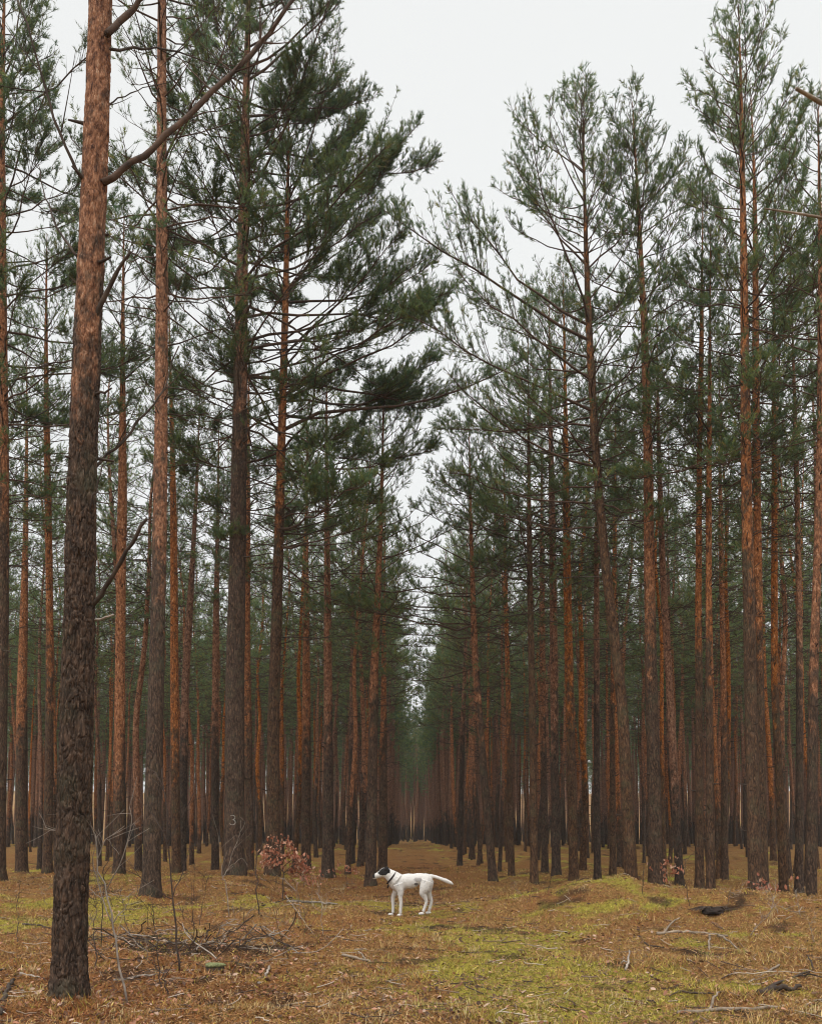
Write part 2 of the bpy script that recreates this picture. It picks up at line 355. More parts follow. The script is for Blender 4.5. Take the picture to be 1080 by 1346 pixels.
def grow(rng, fn, H, zb, Lmax, asym=None, M=16, nl=.072, nw=.0095, dens=1., sub_sp=.100, shoot_sp=.064, step=.36, lod=False, top_pow=.75, bright=1., extra=None):
    """living crown: whorls of upswept limbs, side branches, needle shoots"""
    B = []; z = zb
    while z < H - .15:
        t = (z - zb) / (H - zb); n = rng.integers(3, 6) if t < .85 else 4; a0 = rng.uniform(0, 6.28)
        for k in range(n):
            az = a0 + k * 6.283 / n + rng.normal() * .25
            prof = (.55 + .45 * min(1, t / .22)) * (1 - t) ** top_pow + .06
            L = Lmax * prof * rng.uniform(.6, 1.15)
            if asym: L *= asym(az, t)
            if rng.random() < .12: L *= .45
            elif rng.random() < .14: L *= 1.35
            B.append((z + rng.uniform(-.08, .08), az, max(L, .22), R(-4 + 62 * t ** 1.1 + rng.normal() * 11), t, rng.uniform(2, 34) + 14 * t))
        z += step * rng.uniform(.75, 1.25) * (1 if t < .6 else .75)
    B = np.array(B); n1 = len(B); K = 8
    zz, az, L, el, t, up = B.T
    P0, rad = fn(np.minimum(zz, H)); s = np.linspace(0, 1, K)
    elv = el[:, None] + np.radians(up)[:, None] * s[None] ** 1.5 + rng.normal(size=(n1, K)) * .12
    azv = az[:, None] + np.cumsum(rng.normal(size=(n1, K)) * .13, 1)
    D = np.stack([np.cos(elv) * np.cos(azv), np.cos(elv) * np.sin(azv), np.sin(elv)], -1) * (L / (K - 1))[:, None, None]
    P = P0[:, None] + np.concatenate([np.zeros((n1, 1, 3)), np.cumsum(D[:, :-1], 1)], 1)
    r0 = np.minimum(.005 + .0062 * L, rad * .5 + .003)
    Rr = r0[:, None] * (1 - .80 * s[None])
    mbw = MB(); tubes(mbw, P, Rr, 3 if lod else 5, 1)
    if extra:
        for v_, f_, c_ in zip(extra.v, extra.f, extra.c): mbw.v.append(v_); mbw.f.append(f_ - 0 + (mbw.n)); mbw.m.append(np.full(len(f_), 2)); mbw.c.append(c_)
        mbw.n += extra.n
    # side branches
    cnt = np.maximum(3, (L / sub_sp * dens).astype(int)); idx = np.repeat(np.arange(n1), cnt); m = len(idx)
    s2 = 1 - (1 - np.array([.42]) - .12 * (1 - t[idx])) * rng.uniform(0, 1, m) ** 1.15; vig = rng.uniform(.35, 1.25, n1)[idx]; fs = s2 * (K - 1); i = np.minimum(fs.astype(int), K - 2); f = (fs - i)[:, None]
    A = P[idx, i] * (1 - f) + P[idx, i + 1] * f; T = nrm(P[idx, i + 1] - P[idx, i])
    sgn = rng.choice([-1., 1.], m); side = nrm(np.cross(T, np.array([0, 0, 1.]))) * sgn[:, None]
    upv = np.array([0, 0, 1.])
    d2 = nrm(T * rng.uniform(.4, 1.1, (m, 1)) + side * rng.uniform(.3, 1.1, (m, 1)) + upv * rng.uniform(-.15, .55, (m, 1)))
    l2 = (.16 + .42 * L[idx] * (1 - s2) ** .8 * rng.uniform(.5, 1.1, m)) * rng.uniform(.75, 1.15, m) * np.clip(vig, .6, 1.1)
    K2 = 4; q = np.linspace(0, 1, K2)
    P2 = A[:, None] + d2[:, None] * (l2[:, None] * q)[..., None] + upv * (l2[:, None] * q[None] ** 2 * rng.uniform(.1, .5, (m, 1)))[..., None]
    r2 = np.minimum(.003 + .006 * l2, .010)
    if not lod: tubes(mbw, P2, r2[:, None] * (1 - .7 * q[None]), 3, 1)
    # shoots
    c3 = np.maximum(2, (l2 / shoot_sp * dens).astype(int)); j = np.repeat(np.arange(m), c3); k3 = len(j)
    u = rng.uniform(.30, 1, k3); fs = u * (K2 - 1); i = np.minimum(fs.astype(int), K2 - 2); f = (fs - i)[:, None]
    A3 = P2[j, i] * (1 - f) + P2[j, i + 1] * f; T3 = nrm(P2[j, i + 1] - P2[j, i])
    D3 = nrm(T3 * .8 + rng.normal(size=(k3, 3)) * .46 + upv * rng.uniform(-.05, .75, (k3, 1)))
    L3 = rng.uniform(.07, .19, k3)
    # drop the most shaded inner shoots so that the crown has gaps
    clump = vnoise(A3[:, 0] * 2.6 + A3[:, 2] * 1.7, A3[:, 1] * 2.6 + A3[:, 2] * 2.2, 8); keep = rng.random(k3) < np.clip(.42 + 1.6 * (clump - .2), .2, 1) * np.clip(vig[j] + .1, 0, 1)
    A3, D3, L3 = A3[keep], D3[keep], L3[keep]
    if lod: shoots_needles(mbw, rng, A3, D3, L3, M, nl, nw, 0, bright)
    else:
        shoots_needles(mbw, rng, A3, D3, L3, M, nl, nw, 0, bright)
        e = rng.random(len(A3)) < .5
        tubes(mbw, np.stack([A3[e], A3[e] + D3[e] * L3[e, None]], 1), np.full((e.sum(), 2), .0022), 3, 1)
    return mbw
def bare(rng, fn, z0, z1, Lmax, n, asym=None, sub=True, droop=0.):
    mb = MB(); zz = rng.uniform(0, 1, n) ** .6 * (z1 - z0) + z0; az = rng.uniform(0, 6.283, n)
    L = Lmax * (.25 + .75 * (zz - z0) / (z1 - z0 + .01)) * rng.uniform(.3, 1.1, n)
    if asym: L = L * np.array([asym(a, 0) for a in az])
    K = 7; s = np.linspace(0, 1, K); P0, rad = fn(zz)
    el = np.radians(rng.normal(10, 12, n))[:, None] + (rng.uniform(-.5, .55, (n, 1)) - droop) * s + rng.normal(size=(n, K)) * .09
    azv = az[:, None] + np.cumsum(rng.normal(size=(n, K)) * .10, 1)
    D = np.stack([np.cos(el) * np.cos(azv), np.cos(el) * np.sin(azv), np.sin(el)], -1) * (L / (K - 1))[:, None, None]
    P = P0[:, None] + np.concatenate([np.zeros((n, 1, 3)), np.cumsum(D[:, :-1], 1)], 1)
    tubes(mb, P, (.005 + .0055 * L)[:, None] * (1 - .78 * s[None]), 4, 0)
    if sub:
        idx = np.repeat(np.arange(n), np.maximum(1, (L / .22).astype(int))); m = len(idx)
        fs = rng.uniform(.25, .97, m) * (K - 1); i = np.minimum(fs.astype(int), K - 2); f = (fs - i)[:, None]
        A = P[idx, i] * (1 - f) + P[idx, i + 1] * f; T = nrm(P[idx, i + 1] - P[idx, i])
        d = nrm(T + rng.normal(size=(m, 3)) * .55); l = rng.uniform(.1, .45, m) * np.minimum(1, L[idx])
        q = np.linspace(0, 1, 3)
        P2 = A[:, None] + d[:, None] * (l[:, None] * q)[..., None] + (rng.normal(size=(m, 1, 3)) * .12 * l[:, None, None]) * (q ** 2)[None, :, None]
        tubes(mb, P2, np.full((m, 1), .0035) * (1 - .6 * q)[None], 3, 0)
    return mb

# hero pines: pixel trace of the trunk (px, py, diameter px) at distance d, crown figures in metres
# name of fields: d, trace, H, zb (live crown base), Lmax, zred, lean direction of long limbs, label
def side_bias(cx, amp):       # limbs grow longer towards +x (cx=1) or -x (cx=-1)
    return lambda az, t: 1 + amp * max(0., math.cos(az) * cx) * (1 - .5 * t) - amp * .25 * max(0., -math.cos(az) * cx)
HERO = [
 # left of the track
 dict(d=14.3, tr=[(198,1192,27),(203,900,24),(207,600,21),(210,300,18),(213,0,13)], H=19.5, zb=9.6, L=2.3, zred=4.2, b=(1,.35), dens=.7, label='tall straight pine with scaly orange bark just right of the big foreground trunk'),
 dict(d=17.0, tr=[(308,1155,31),(307,900,29),(313,600,24),(320,300,17),(325,100,12)], H=20.4, zb=8.4, L=3.2, top=.5, zred=8.0, ri=.5, b=(1,.6), dens=1.45, num=True, label='thick dark pine marked with a small white painted sign and wide limbs over the track'),
 dict(d=18.2, tr=[(358,1160,22),(359,950,19),(368,700,15),(377,400,10),(379,250,8)], H=16.6, zb=6.4, L=3.1, top=.5, zred=6.4, ri=.55, b=(1,.6), dens=1.35, label='dark slightly leaning pine rising behind the pink leaved beech sapling'),
 dict(d=19.5, tr=[(156,1168,17),(160,900,15),(165,640,14),(163,400,9)], H=15.2, zb=9.6, L=1.7, zred=2.0, ri=.85, label='pine with bright orange upper trunk between the foreground trunk and the scaly pine'),
 dict(d=22, tr=[(232,1158,14),(227,900,13),(225,600,10),(222,420,8)], H=15, zb=10.2, L=1.5, zred=2.4, label='slim orange pine close behind the right side of the tall scaly pine'),
 dict(d=24, tr=[(239,1150,14),(243,900,12),(257,620,9),(262,500,7)], H=13.8, zb=9.0, L=1.7, zred=3.0, label='slim pine tilting right in the gap between the scaly pine and the marked pine'),
 dict(d=21, tr=[(62,1160,14),(63,800,11),(62,500,9)], H=15.5, zb=8.6, L=2.0, zred=3.6, label='slender pine seen just left of the big foreground trunk'),
 dict(d=25, tr=[(29,1132,18),(28,900,16),(30,700,13)], H=15.2, zb=8.5, L=2.0, zred=3.0, label='reddish pine second from the left edge of the picture'),
 dict(d=17.5, tr=[(-4,1165,24),(-2,800,19),(0,400,15),(3,150,11)], H=19.6, zb=7.8, L=2.7, top=.5, zred=6., b=(1,.3), dens=1.4, label='dark pine cut by the left edge of the picture with a dense crown'),
 dict(d=26, tr=[(283,1132,12),(284,800,10),(286,600,8)], H=14, zb=8.5, L=1.8, zred=2.8, label='thin pine just left of the white marked pine'),
 dict(d=23, tr=[(329,1146,13),(322,850,12),(326,600,9)], H=14.5, zb=7.8, L=1.9, zred=3.0, label='slim pine half hidden behind the right side of the white marked pine'),
 dict(d=26, tr=[(402,1140,15),(403,850,13),(404,600,9)], H=14.0, zb=6.8, L=2.2, zred=2.8, b=(1,.3), label='red barked pine right of the beech sapling in front of a dense crown'),
 dict(d=22.5, tr=[(431,1154,19),(431,900,13),(430,650,9)], H=13.6, zb=6.6, L=2.2, zred=2.6, b=(1,.35), label='pine with flared dark foot standing halfway between beech sapling and dog'),
 dict(d=20, tr=[(487,1167,17),(491,900,14),(500,700,10),(503,600,7)], H=11.6, zb=5.2, L=2.1, zred=3.2, b=(1,.35), label='pine directly behind the head of the dog, at the left edge of the track'),
 dict(d=27, tr=[(503,1138,14),(504,900,10),(505,750,7)], H=11.5, zb=5.4, L=2.0, zred=3., b=(1,.3), label='pine right behind the one at the head of the dog'),
 dict(d=31, tr=[(462,1130,11),(463,850,9)], H=13.5, zb=6.5, L=2.0, zred=3.4, label='thin pine left of the pair behind the head of the dog'),
 # right of the track
 dict(d=20.8, tr=[(648,1163,14),(634,1000,13),(623,850,11),(618,700,8)], H=11.0, zb=5.0, L=2.3, zred=2.8, b=(-1,.35), label='pine with curved foot leaning left, first on the right side of the track'),
 dict(d=19.4, tr=[(702,1170,13),(700,900,12),(697,720,9)], H=12.6, zb=6.0, L=2.2, zred=6.5, ri=.3, b=(-1,.4), label='straight dark brown pine at the left end of the grassy mound'),
 dict(d=26, tr=[(716,1134,12),(713,800,10),(712,650,8)], H=14, zb=7.2, L=2.3, zred=2.6, b=(-1,.3), label='red pine close behind the dark brown pine at the left end of the mound'),
 dict(d=22, tr=[(731,1158,15),(728,800,13),(722,500,9)], H=15.0, zb=7.6, L=2.6, zred=2.6, b=(-1,.4), label='reddish pine, left one of the side by side pair left of the crooked pine'),
 dict(d=21, tr=[(754,1156,16),(748,820,14),(743,500,10),(740,380,8)], H=14.8, zb=7.6, L=2.6, zred=2.8, b=(-1,.45), label='orange pine, right one of the side by side pair left of the crooked pine'),
 dict(d=17.0, tr=[(830,1167,21),(817,920,18),(797,750,16),(785,600,14),(775,400,11),(768,200,7),(768,90,3)], H=15.85, zb=7.2, L=2.7, zred=8.0, ri=.38, b=(-1,.6), dens=1.0, top=.55, label='dark crooked pine with a spiky open crown, its trunk bending to the left'),
 dict(d=17.2, tr=[(862,1168,24),(858,900,20),(855,600,16),(850,450,13),(838,250,8),(829,110,3)], H=15.75, zb=8.4, L=2.1, zred=3.8, dens=1.0, top=.5, label='stout red pine with top bent left, right of the crooked pine'),
 dict(d=19.0, tr=[(893,1172,14),(885,1000,13),(873,750,11),(868,550,8)], H=12.6, zb=7.6, L=1.8, zred=1.4, ri=.85, label='bright orange pine leaning left behind the stout red pine'),
 dict(d=17.5, tr=[(919,1178,15),(921,800,11),(925,450,8)], H=14.2, zb=7.6, L=2.0, zred=3.4, label='slim pine, left of the close pair on the back slope of the mound'),
 dict(d=16.5, tr=[(934,1187,14),(935,800,11),(936,560,8)], H=12.8, zb=7.0, L=1.8, zred=3.4, label='slim pine, right of the close pair on the back slope of the mound'),
 dict(d=15.2, tr=[(993,1190,22),(987,800,19),(981,600,17),(974,300,11),(970,90,4)], H=15.9, zb=7.4, L=2.0, zred=4.0, ri=.5, b=(1,.15), dens=1.15, top=.45, label='tallest pine on the right, its pointed crown touching the top of the picture'),
 dict(d=16.6, tr=[(1004,1172,16),(1000,900,14),(990,500,12),(988,250,8),(984,120,4)], H=15.6, zb=8.0, L=1.9, zred=4.2, dens=1.1, top=.5, label='pine nearly hidden behind the tallest pine on the right'),
 dict(d=17.6, tr=[(1030,1178,15),(1018,900,12),(1022,600,9)], H=14.4, zb=7.0, L=1.9, zred=3.4, label='pine with curved dark foot between the tallest pine and the right edge'),
 dict(d=14.9, tr=[(1066,1196,18),(1064,900,15),(1072,600,12),(1076,350,9)], H=14.2, zb=7.6, L=2.0, zred=2.8, label='reddish pine beside the right edge of the picture'),
 dict(d=17.2, tr=[(1050,1180,14),(1046,800,10),(1044,600,8)], H=12.8, zb=6.6, L=1.8, zred=3.4, label='thin pine just left of the reddish pine at the right edge'),
 dict(d=22, tr=[(952,1158,12),(951,950,10),(950,700,8)], H=13.5, zb=7.4, L=1.8, zred=2.8, label='thin pine in the gap left of the tallest pine on the right'),
 dict(d=22, tr=[(785,1150,12),(784,950,10),(782,700,8)], H=13.4, zb=7.4, L=1.9, zred=4.2, label='thin pine in the gap between the side by side reddish pair and the crooked pine'),
 dict(d=24, tr=[(805,1144,11),(806,950,9),(808,700,7)], H=13.6, zb=7.2, L=1.9, zred=3.4, label='thin pine just left of the foot of the crooked pine'),
 dict(d=25, tr=[(672,1138,11),(668,900,9),(664,750,7)], H=12.6, zb=5.8, L=2.1, zred=3.2, b=(-1,.3), label='thin pine between the left leaning pine and the dark brown pine'),
 dict(d=29, tr=[(604,1128,9),(608,950,8),(612,850,6)], H=11.5, zb=4.6, L=2.1, zred=3.6, b=(-1,.3), label='thin dark pine, the nearest one left of the leaning pine across the track'),
]
hero_pos = []
MOUND += [((h['tr'][0][0] - 540) / F * h['d'], h['d']) for h in HERO if h['d'] < 23] + [((90 - 540) / F * 6.5, 6.5)]
build_ground()
def trace_fn(d, tr, H, seed):
    rng = np.random.default_rng(seed)
    bx = (tr[0][0] - 540) / F * d; by = d; bz = float(gz(bx, by))
    ctrl = []
    for (px, py, wpx) in tr:
        p = at(px, py, d); ctrl.append([p[2] - bz, p[0] - bx, 0, wpx / F * d / 2])
    ctrl[0][0] = 0
    c = np.array(ctrl)
    if d > 14: c[:, 3] *= .85 if tr[0][0] < 540 else .78
    if c[-1, 0] < H:
        k = len(c); sl = (c[-1, 1] - c[-2, 1]) / max(.1, c[-1, 0] - c[-2, 0]) * .5
        for i in (1, 2, 3):
            z = c[k - 1, 0] + (H - c[k - 1, 0]) * i / 3
            c = np.vstack([c, [z, c[k - 1, 1] + sl * (z - c[k - 1, 0]), 0, max(.008, c[k - 1, 3] * (1 - i / 3))]])
    c = smooth_ctrl(c, 60); c[:, 3] = np.minimum(c[:, 3], .005 + .0135 * (H - c[:, 0])); ph = rng.uniform(0, 6.28)
    c[:, 2] += .10 * np.sin(c[:, 0] * .35 + ph) - .10 * math.sin(ph)
    return (bx, by, bz), path_fn(c)

def make_pine(loc, fn, H, zb, L, zred, seed, label, group=None, asym=None, dens=.8, top=.75, near=False, nb=42, ri=.62):
    rng = np.random.default_rng(seed)
    root = empty('pine_tree', loc); tag(root, label, 'tree', group)
    obj('trunk', trunk_mesh(rng, fn, H, ri, zred, 20 if near else 14, 110 if near else 70), root)
    obj('crown', grow(rng, fn, H, zb, L, asym, dens=dens * 1.08, top_pow=top, bright=.80).mesh('crown', [M_needle, M_branch], True), root)
    for _ in range(nb): obj('bare_branch', bare(rng, fn, max(1.7, zb * .28), zb + (H - zb) * .2, L * .7, 1, asym).mesh('bare_branch', [M_dead]), root)
    return root
for i, h in enumerate(HERO):
    loc, fn = trace_fn(h['d'], h['tr'], h['H'], 100 + i); hero_pos.append(loc[:2])
    asym = side_bias(*h['b']) if 'b' in h else None
    root = make_pine(loc, fn, h['H'], h['zb'], h['L'], h['zred'], 500 + i, h['label'], None, asym, h.get('dens', .85), h.get('top', .75), h['d'] < 19, 42, h.get('ri', .6))
    if h.get('num'):
        # small white figure painted on the bark
        mb = MB(); cz = at(306, 1078, h['d'])[2] - loc[2]; p, r = fn(cz); th = np.concatenate([np.linspace(2.5, -1.35, 12)]); 
        ring1 = np.stack([np.cos(th) * .045, np.sin(th) * .042 + .045], -1); th2 = np.linspace(1.35, -2.6, 12)
        ring2 = np.stack([np.cos(th2) * .055, np.sin(th2) * .050 - .048], -1)
        uv = np.concatenate([ring1, ring2]); xx = uv[:, 0]; rr = r * 1.035 + .008
        P = np.stack([p[0] + xx, p[1] - np.sqrt(np.maximum(rr ** 2 - xx ** 2, 0)), cz + uv[:, 1]], -1)
        Q = np.concatenate([P + [0, 0, .009], P + [0, 0, -.009], P + [0.009, -.001, 0], P - [0.009, .001, 0]])
        tubes(mb, P, np.full(len(P), .0065), 6, 0)
        m, t, b, o = mat('white_tree_paint'); b.inputs['Base Color'].default_value = (.36, .34, .31, 1)
        obj('painted_number', mb.mesh('painted_number', [m]), root)

# ------- the big foreground trunk with its own limbs
def foreground_pine():
    d = 6.5
    tr = [(90,1318,41),(97,1100,41),(101,1000,41),(107,800,38),(109,600,36),(114,450,35),(119,300,33),(124,100,31),(126,0,30)]
    loc, fn = trace_fn(d, tr, 15.0, 7); hero_pos.append(loc[:2]); rng = np.random.default_rng(7)
    root = empty('pine_tree', loc); tag(root, 'big dark fissured pine trunk in the left foreground, orange higher up', 'tree')
    obj('trunk', trunk_mesh(rng, fn, 15.0, .62, 4.3, 230, 2300, plate=.0095, stubs=14), root)
    def limb(pts, r0, r1, K=14, jit=None, mt=M_dead, name='branch', dd=(0, 0), sub=0, S=7):
        P = np.array([at(px, py, d + dy) - np.array(loc) for (px, py, dy) in pts]); n = len(P)
        t = np.linspace(0, n - 1, K); Q = np.stack([np.interp(t, range(n), P[:, k]) for k in range(3)], -1)
        for _ in range(2): Q[1:-1] = (Q[:-2] + 2 * Q[1:-1] + Q[2:]) / 4
        Q[1:-1] += rng.normal(size=(K - 2, 3)) * (jit if jit is not None else .005 + r0 * .2)
        mb = MB(); tubes(mb, Q, np.linspace(r0, r1, K) * rng.uniform(.9, 1.1, K), S, 0, None, cap=True)
        for _ in range(sub):
            i = rng.integers(K // 4, K); T = nrm(Q[min(i + 1, K - 1)] - Q[i - 1]); dv = nrm(T + rng.normal(size=3) * .6)
            l = rng.uniform(.15, .7); s = np.linspace(0, 1, 5)[:, None]
            tubes(mb, Q[i] + dv * l * s + np.array([0, 0, .12]) * s ** 2 * l, np.linspace(r1 * .6 + .002, .0015, 5), 4, 0)
        return obj(name, mb.mesh(name, [mt]), root)
    limb([(135,240,0),(200,195,.1),(280,120,.3),(345,55,.5),(395,-15,.7),(430,-80,.9)], .025, .011, K=26, jit=.007, mt=M_branch, sub=26)
    limb([(140,45,0),(165,22,.1),(195,-12,.1),(230,-70,.2)], .026, .016, jit=.004, mt=M_branch)
    limb([(145,64,0),(190,63,.3),(225,65,.6),(300,90,1.)], .011, .004, sub=5)
    limb([(110,238,0),(85,190,-.1),(62,130,-.1),(45,60,-.2),(22,-5,-.2)], .013, .006, sub=4)
    limb([(104,340,0),(78,305,.1),(62,265,.2),(50,215,.3)], .011, .003, sub=3)
    limb([(122,425,0),(135,395,-.05),(155,355,-.1),(172,330,-.15)], .022, .010, jit=.003)
    limb([(116,805,0),(140,770,-.1),(165,728,-.2),(193,682,-.3)], .020, .012, jit=.004)
    limb([(120,818,0),(136,814,-.1),(149,808,-.2)], .010, .006, 6, mt=M_pale, name='branch_stub')
    limb([(120,520,0),(136,516,-.1),(147,510,-.1)], .012, .007, 6, name='branch_stub')
    limb([(122,615,.1),(150,590,.2),(190,548,.3),(215,515,.4),(235,455,.5)], .012, .005, sub=4)
    limb([(108,690,-.05),(125,650,-.1),(135,610,-.1)], .010, .004)
    limb([(105,470,0),(60,480,.1),(20,500,.2)], .007, .003, sub=4)
    limb([(112,160,0),(150,130,.3),(205,110,.6)], .008, .003, sub=3)
    # its live crown starts above the picture
    obj('crown', grow(rng, fn, 15.0, 9.6, 2.6, None, dens=.6).mesh('crown', [M_needle, M_branch]), root)
foreground_pine()

# ------- a pine just outside the right edge whose two dead limbs reach into the picture
def edge_pine():
    loc = (4.35, 7.2, float(gz(4.35, 7.2))); c = smooth_ctrl([[0, 0, 0, .12], [6, .05, 0, .11], [15, .1, 0, .02]]); fn = path_fn(c); rng = np.random.default_rng(17)
    root = empty('pine_tree', loc); tag(root, 'pine outside the right edge, only its two dead limbs reach into the picture', 'tree')
    obj('trunk', trunk_mesh(rng, fn, 15.0, .55, 5, 24, 160), root)
    for pts, r0, r1 in (([(1046,116),(1062,125),(1082,137),(1120,150),(1165,172)], .013, .020), ([(1005,274),(1040,279),(1082,286),(1130,300),(1172,318)], .006, .014)):
        P = np.array([at(px, py, 6.9 + .3 * i / 4) for i, (px, py) in enumerate(pts)]) - np.array(loc)
        P = np.vstack([P, [0.03, 0, P[-1][2] - .1]])
        t = np.linspace(0, 5, 16); Q = np.stack([np.interp(t, range(6), P[:, k]) for k in range(3)], -1); Q[1:-1] = (Q[:-2] + Q[1:-1] * 2 + Q[2:]) / 4
        mb = MB(); tubes(mb, Q, np.linspace(r0, r1 + .006, 16), 7, 0, None, True); obj('branch', mb.mesh('branch', [M_stick]), root)
    obj('crown', grow(rng, fn, 15.0, 9.5, 2.0, None, dens=.55).mesh('crown', [M_needle, M_branch]), root)
    hero_pos.append(loc[:2])
edge_pine()

# ------- the stand: eight kinds of pine, copied
VAR = []
for k in range(8):
    rng = np.random.default_rng(900 + k); H = 14.5
    xs = np.cumsum(rng.normal(size=8) * .11); xs -= xs[0]; ys = np.cumsum(rng.normal(size=8) * .11); ys -= ys[0]; r0 = rng.uniform(.066, .096)
    c = [[H * j / 7, xs[j], ys[j], r0 * (1 - (j / 7) ** 1.3 * .93)] for j in range(8)]
    fn = path_fn(smooth_ctrl(c)); zb = rng.uniform(6.3, 8.2); L = rng.uniform(1.7, 2.3)
    VAR.append((trunk_mesh(rng, fn, H, rng.uniform(.55, .85), rng.uniform(.6, 3.8), 10, 50),
                grow(rng, fn, H, zb, L, None, M=12, dens=.92, nw=.0125, extra=bare(rng, fn, 2.6, zb + 1.5, L * .75, 40)).mesh('crown', [M_needle, M_branch, M_dead])))
LODS = []
for k in range(5):
    rng = np.random.default_rng(950 + k); H = 14.5
    c = [[0, 0, 0, .10], [7, rng.normal() * .2, rng.normal() * .2, .075], [H, rng.normal() * .3, 0, .01]]; fn = path_fn(smooth_ctrl(c, 12))
    g = grow(rng, fn, H, rng.uniform(6.2, 7.8), 2.0, None, M=6, nl=.20, nw=.038, dens=.62, shoot_sp=.12, sub_sp=.17, step=.5, lod=True)
    z = np.linspace(-.1, H, 12); P, r = fn(np.clip(z, 0, H)); P[:, 2] = z
    tubes(g, P, r, 6, 2, np.repeat(np.stack([sstep(-.5, 3.5, z) * .8] * 3, -1), 6, 0))
    V = np.concatenate(g.v); LODS.append((V, [(f, m) for f, m in zip(g.f, g.m)], np.concatenate(g.c)))

rngp = np.random.default_rng(4)
def corridor(x, y):
    return (-1.55 - .0 * y < x < 2.35)
pts = list(hero_pos)
def try_place(x, y, mind, lst):
    for (a, b_) in lst[-400:]:
        if (a - x) ** 2 + (b_ - y) ** 2 < mind * mind: return False
    return True
stand = []
for yy in np.arange(23, 46, 2.1):
    for xe in (-1.75, 2.55):
        x, y = xe + rngp.uniform(-.25, .2) * np.sign(xe), yy + rngp.uniform(-.6, .6)
        if try_place(x, y, 1.2, pts): pts.append((x, y)); stand.append((x, y))
tries = 0
while tries < 40000 and len(stand) < 256:
    tries += 1
    y = 18 + (58 - 18) * rngp.random() ** .72; hw = .50 * y + 2.2; x = rngp.uniform(-hw, hw)
    if corridor(x, y): continue
    if y < 21 and -8 < x < 8: continue
    if not try_place(x, y, 1.35, pts): continue
    pts.append((x, y)); stand.append((x, y))
CL = [('slim pine in the crowded middle of the stand left of the track', 'middle pines left of the track'),
      ('slim pine in the crowded middle of the stand right of the track', 'middle pines right of the track'),
      ('thin pine in the depth of the stand left of the track', 'deep pines left of the track'),
      ('thin pine in the depth of the stand right of the track', 'deep pines right of the track'),
      ('far thin pine in the last rows on the left that can be told apart', 'last rows left of the track'),
      ('far thin pine in the last rows on the right that can be told apart', 'last rows right of the track')]
for i, (x, y) in enumerate(stand):
    tm, cm_ = VAR[rngp.integers(8)]; root = empty('pine_tree', (x, y, gz(x, y)))
    k = (0 if y < 30 else 2 if y < 43 else 4) + (x > .5); tag(root, CL[k][0], 'tree', CL[k][1])
    s = rngp.uniform(.88, 1.08); wd = s * rngp.uniform(.72, 1.25)
    root.rotation_euler = (rngp.normal() * .018, rngp.normal() * .018, rngp.uniform(0, 6.28)); root.scale = (wd, wd, s)
    obj('trunk', tm, root); obj('crown', cm_, root)

ANCH = [(0, 'left picture edge'), (90, 'foreground trunk'), (200, 'scaly pine'), (308, 'marked pine'), (358, 'sapling'), (431, 'flared pine'), (487, 'dog head'),
        (560, 'track'), (648, 'leaning pine'), (702, 'dark brown pine'), (754, 'orange pine'), (830, 'crooked pine'), (893, 'bright orange pine'), (993, 'tallest pine'), (1080, 'right picture edge')]
ORD = ['first', 'second', 'third', 'fourth', 'fifth', 'sixth', 'seventh', 'eighth', 'ninth', 'tenth', 'eleventh', 'twelfth']
bins = {}
for o in list(C.objects):
    if o.get('group') in (CL[0][1], CL[1][1], CL[2][1], CL[3][1]):
        px = 540 + o.location.x / o.location.y * F
        for j in range(len(ANCH) - 1):
            if ANCH[j][0] <= px < ANCH[j + 1][0]: bins.setdefault((j, 'middle' if 'middle' in o['group'] else 'deep'), []).append((px, o)); break
for (j, w_), L_ in bins.items():
    L_.sort(key=lambda a: a[0])
    for i, (px, o) in enumerate(L_):
        if len(L_) == 1: o['label'] = 'lone slim %s pine of the stand between the %s and the %s' % (w_, ANCH[j][1], ANCH[j + 1][1])
        elif i < 12: o['label'] = '%s slim %s pine from the left between the %s and the %s' % (ORD[i], w_, ANCH[j][1], ANCH[j + 1][1])

# ------- the far wood, one mass
def far_wood():
    mb = MB(); P = []
    n = 0
    while n < 1650:
        y = 47 + 90 * rngp.random() ** 1.2
        hw = .50 * y + 3; x = rngp.uniform(-hw, hw)
        if n < 90: y = 100 + 60 * rngp.random(); x = rngp.uniform(-5, 6)
        elif n >= 1450: y = 99 + 80 * rngp.random() ** .8; x = rngp.uniform(-14, 15)
        elif n < 170: y = 47 + (n - 90) * .62; x = (-1.5 if n % 2 else 2.3) + rngp.uniform(-.3, .3)
        if -1.2 < x < 2.0 and y < 99: continue
        if y < 75 and not try_place(x, y, .8 if 90 <= n < 170 else 1.3, pts):
            if 90 <= n < 170: n += 1
            continue
        n += 1; V, FM, Cc = LODS[rngp.integers(5)]; a = rngp.uniform(0, 6.28); s = rngp.uniform(.9, 1.1)
        ca, sa = math.cos(a) * s, math.sin(a) * s
        Vr = np.stack([V[:, 0] * ca - V[:, 1] * sa + x, V[:, 0] * sa + V[:, 1] * ca + y, V[:, 2] * s + float(gz(x, y))], -1)
        off = mb.n; mb.v.append(Vr); mb.c.append(Cc * np.array([[1, 1, 1]])); mb.n += len(V)
        for f, m in FM: mb.f.append(f + off); mb.m.append(m)
    tag(obj('far_wood', mb.mesh('far_wood', [M_needle, M_branch, M_bark])), 'far pine wood closing the view behind the last rows of trunks', 'wood', kind='stuff')
far_wood()

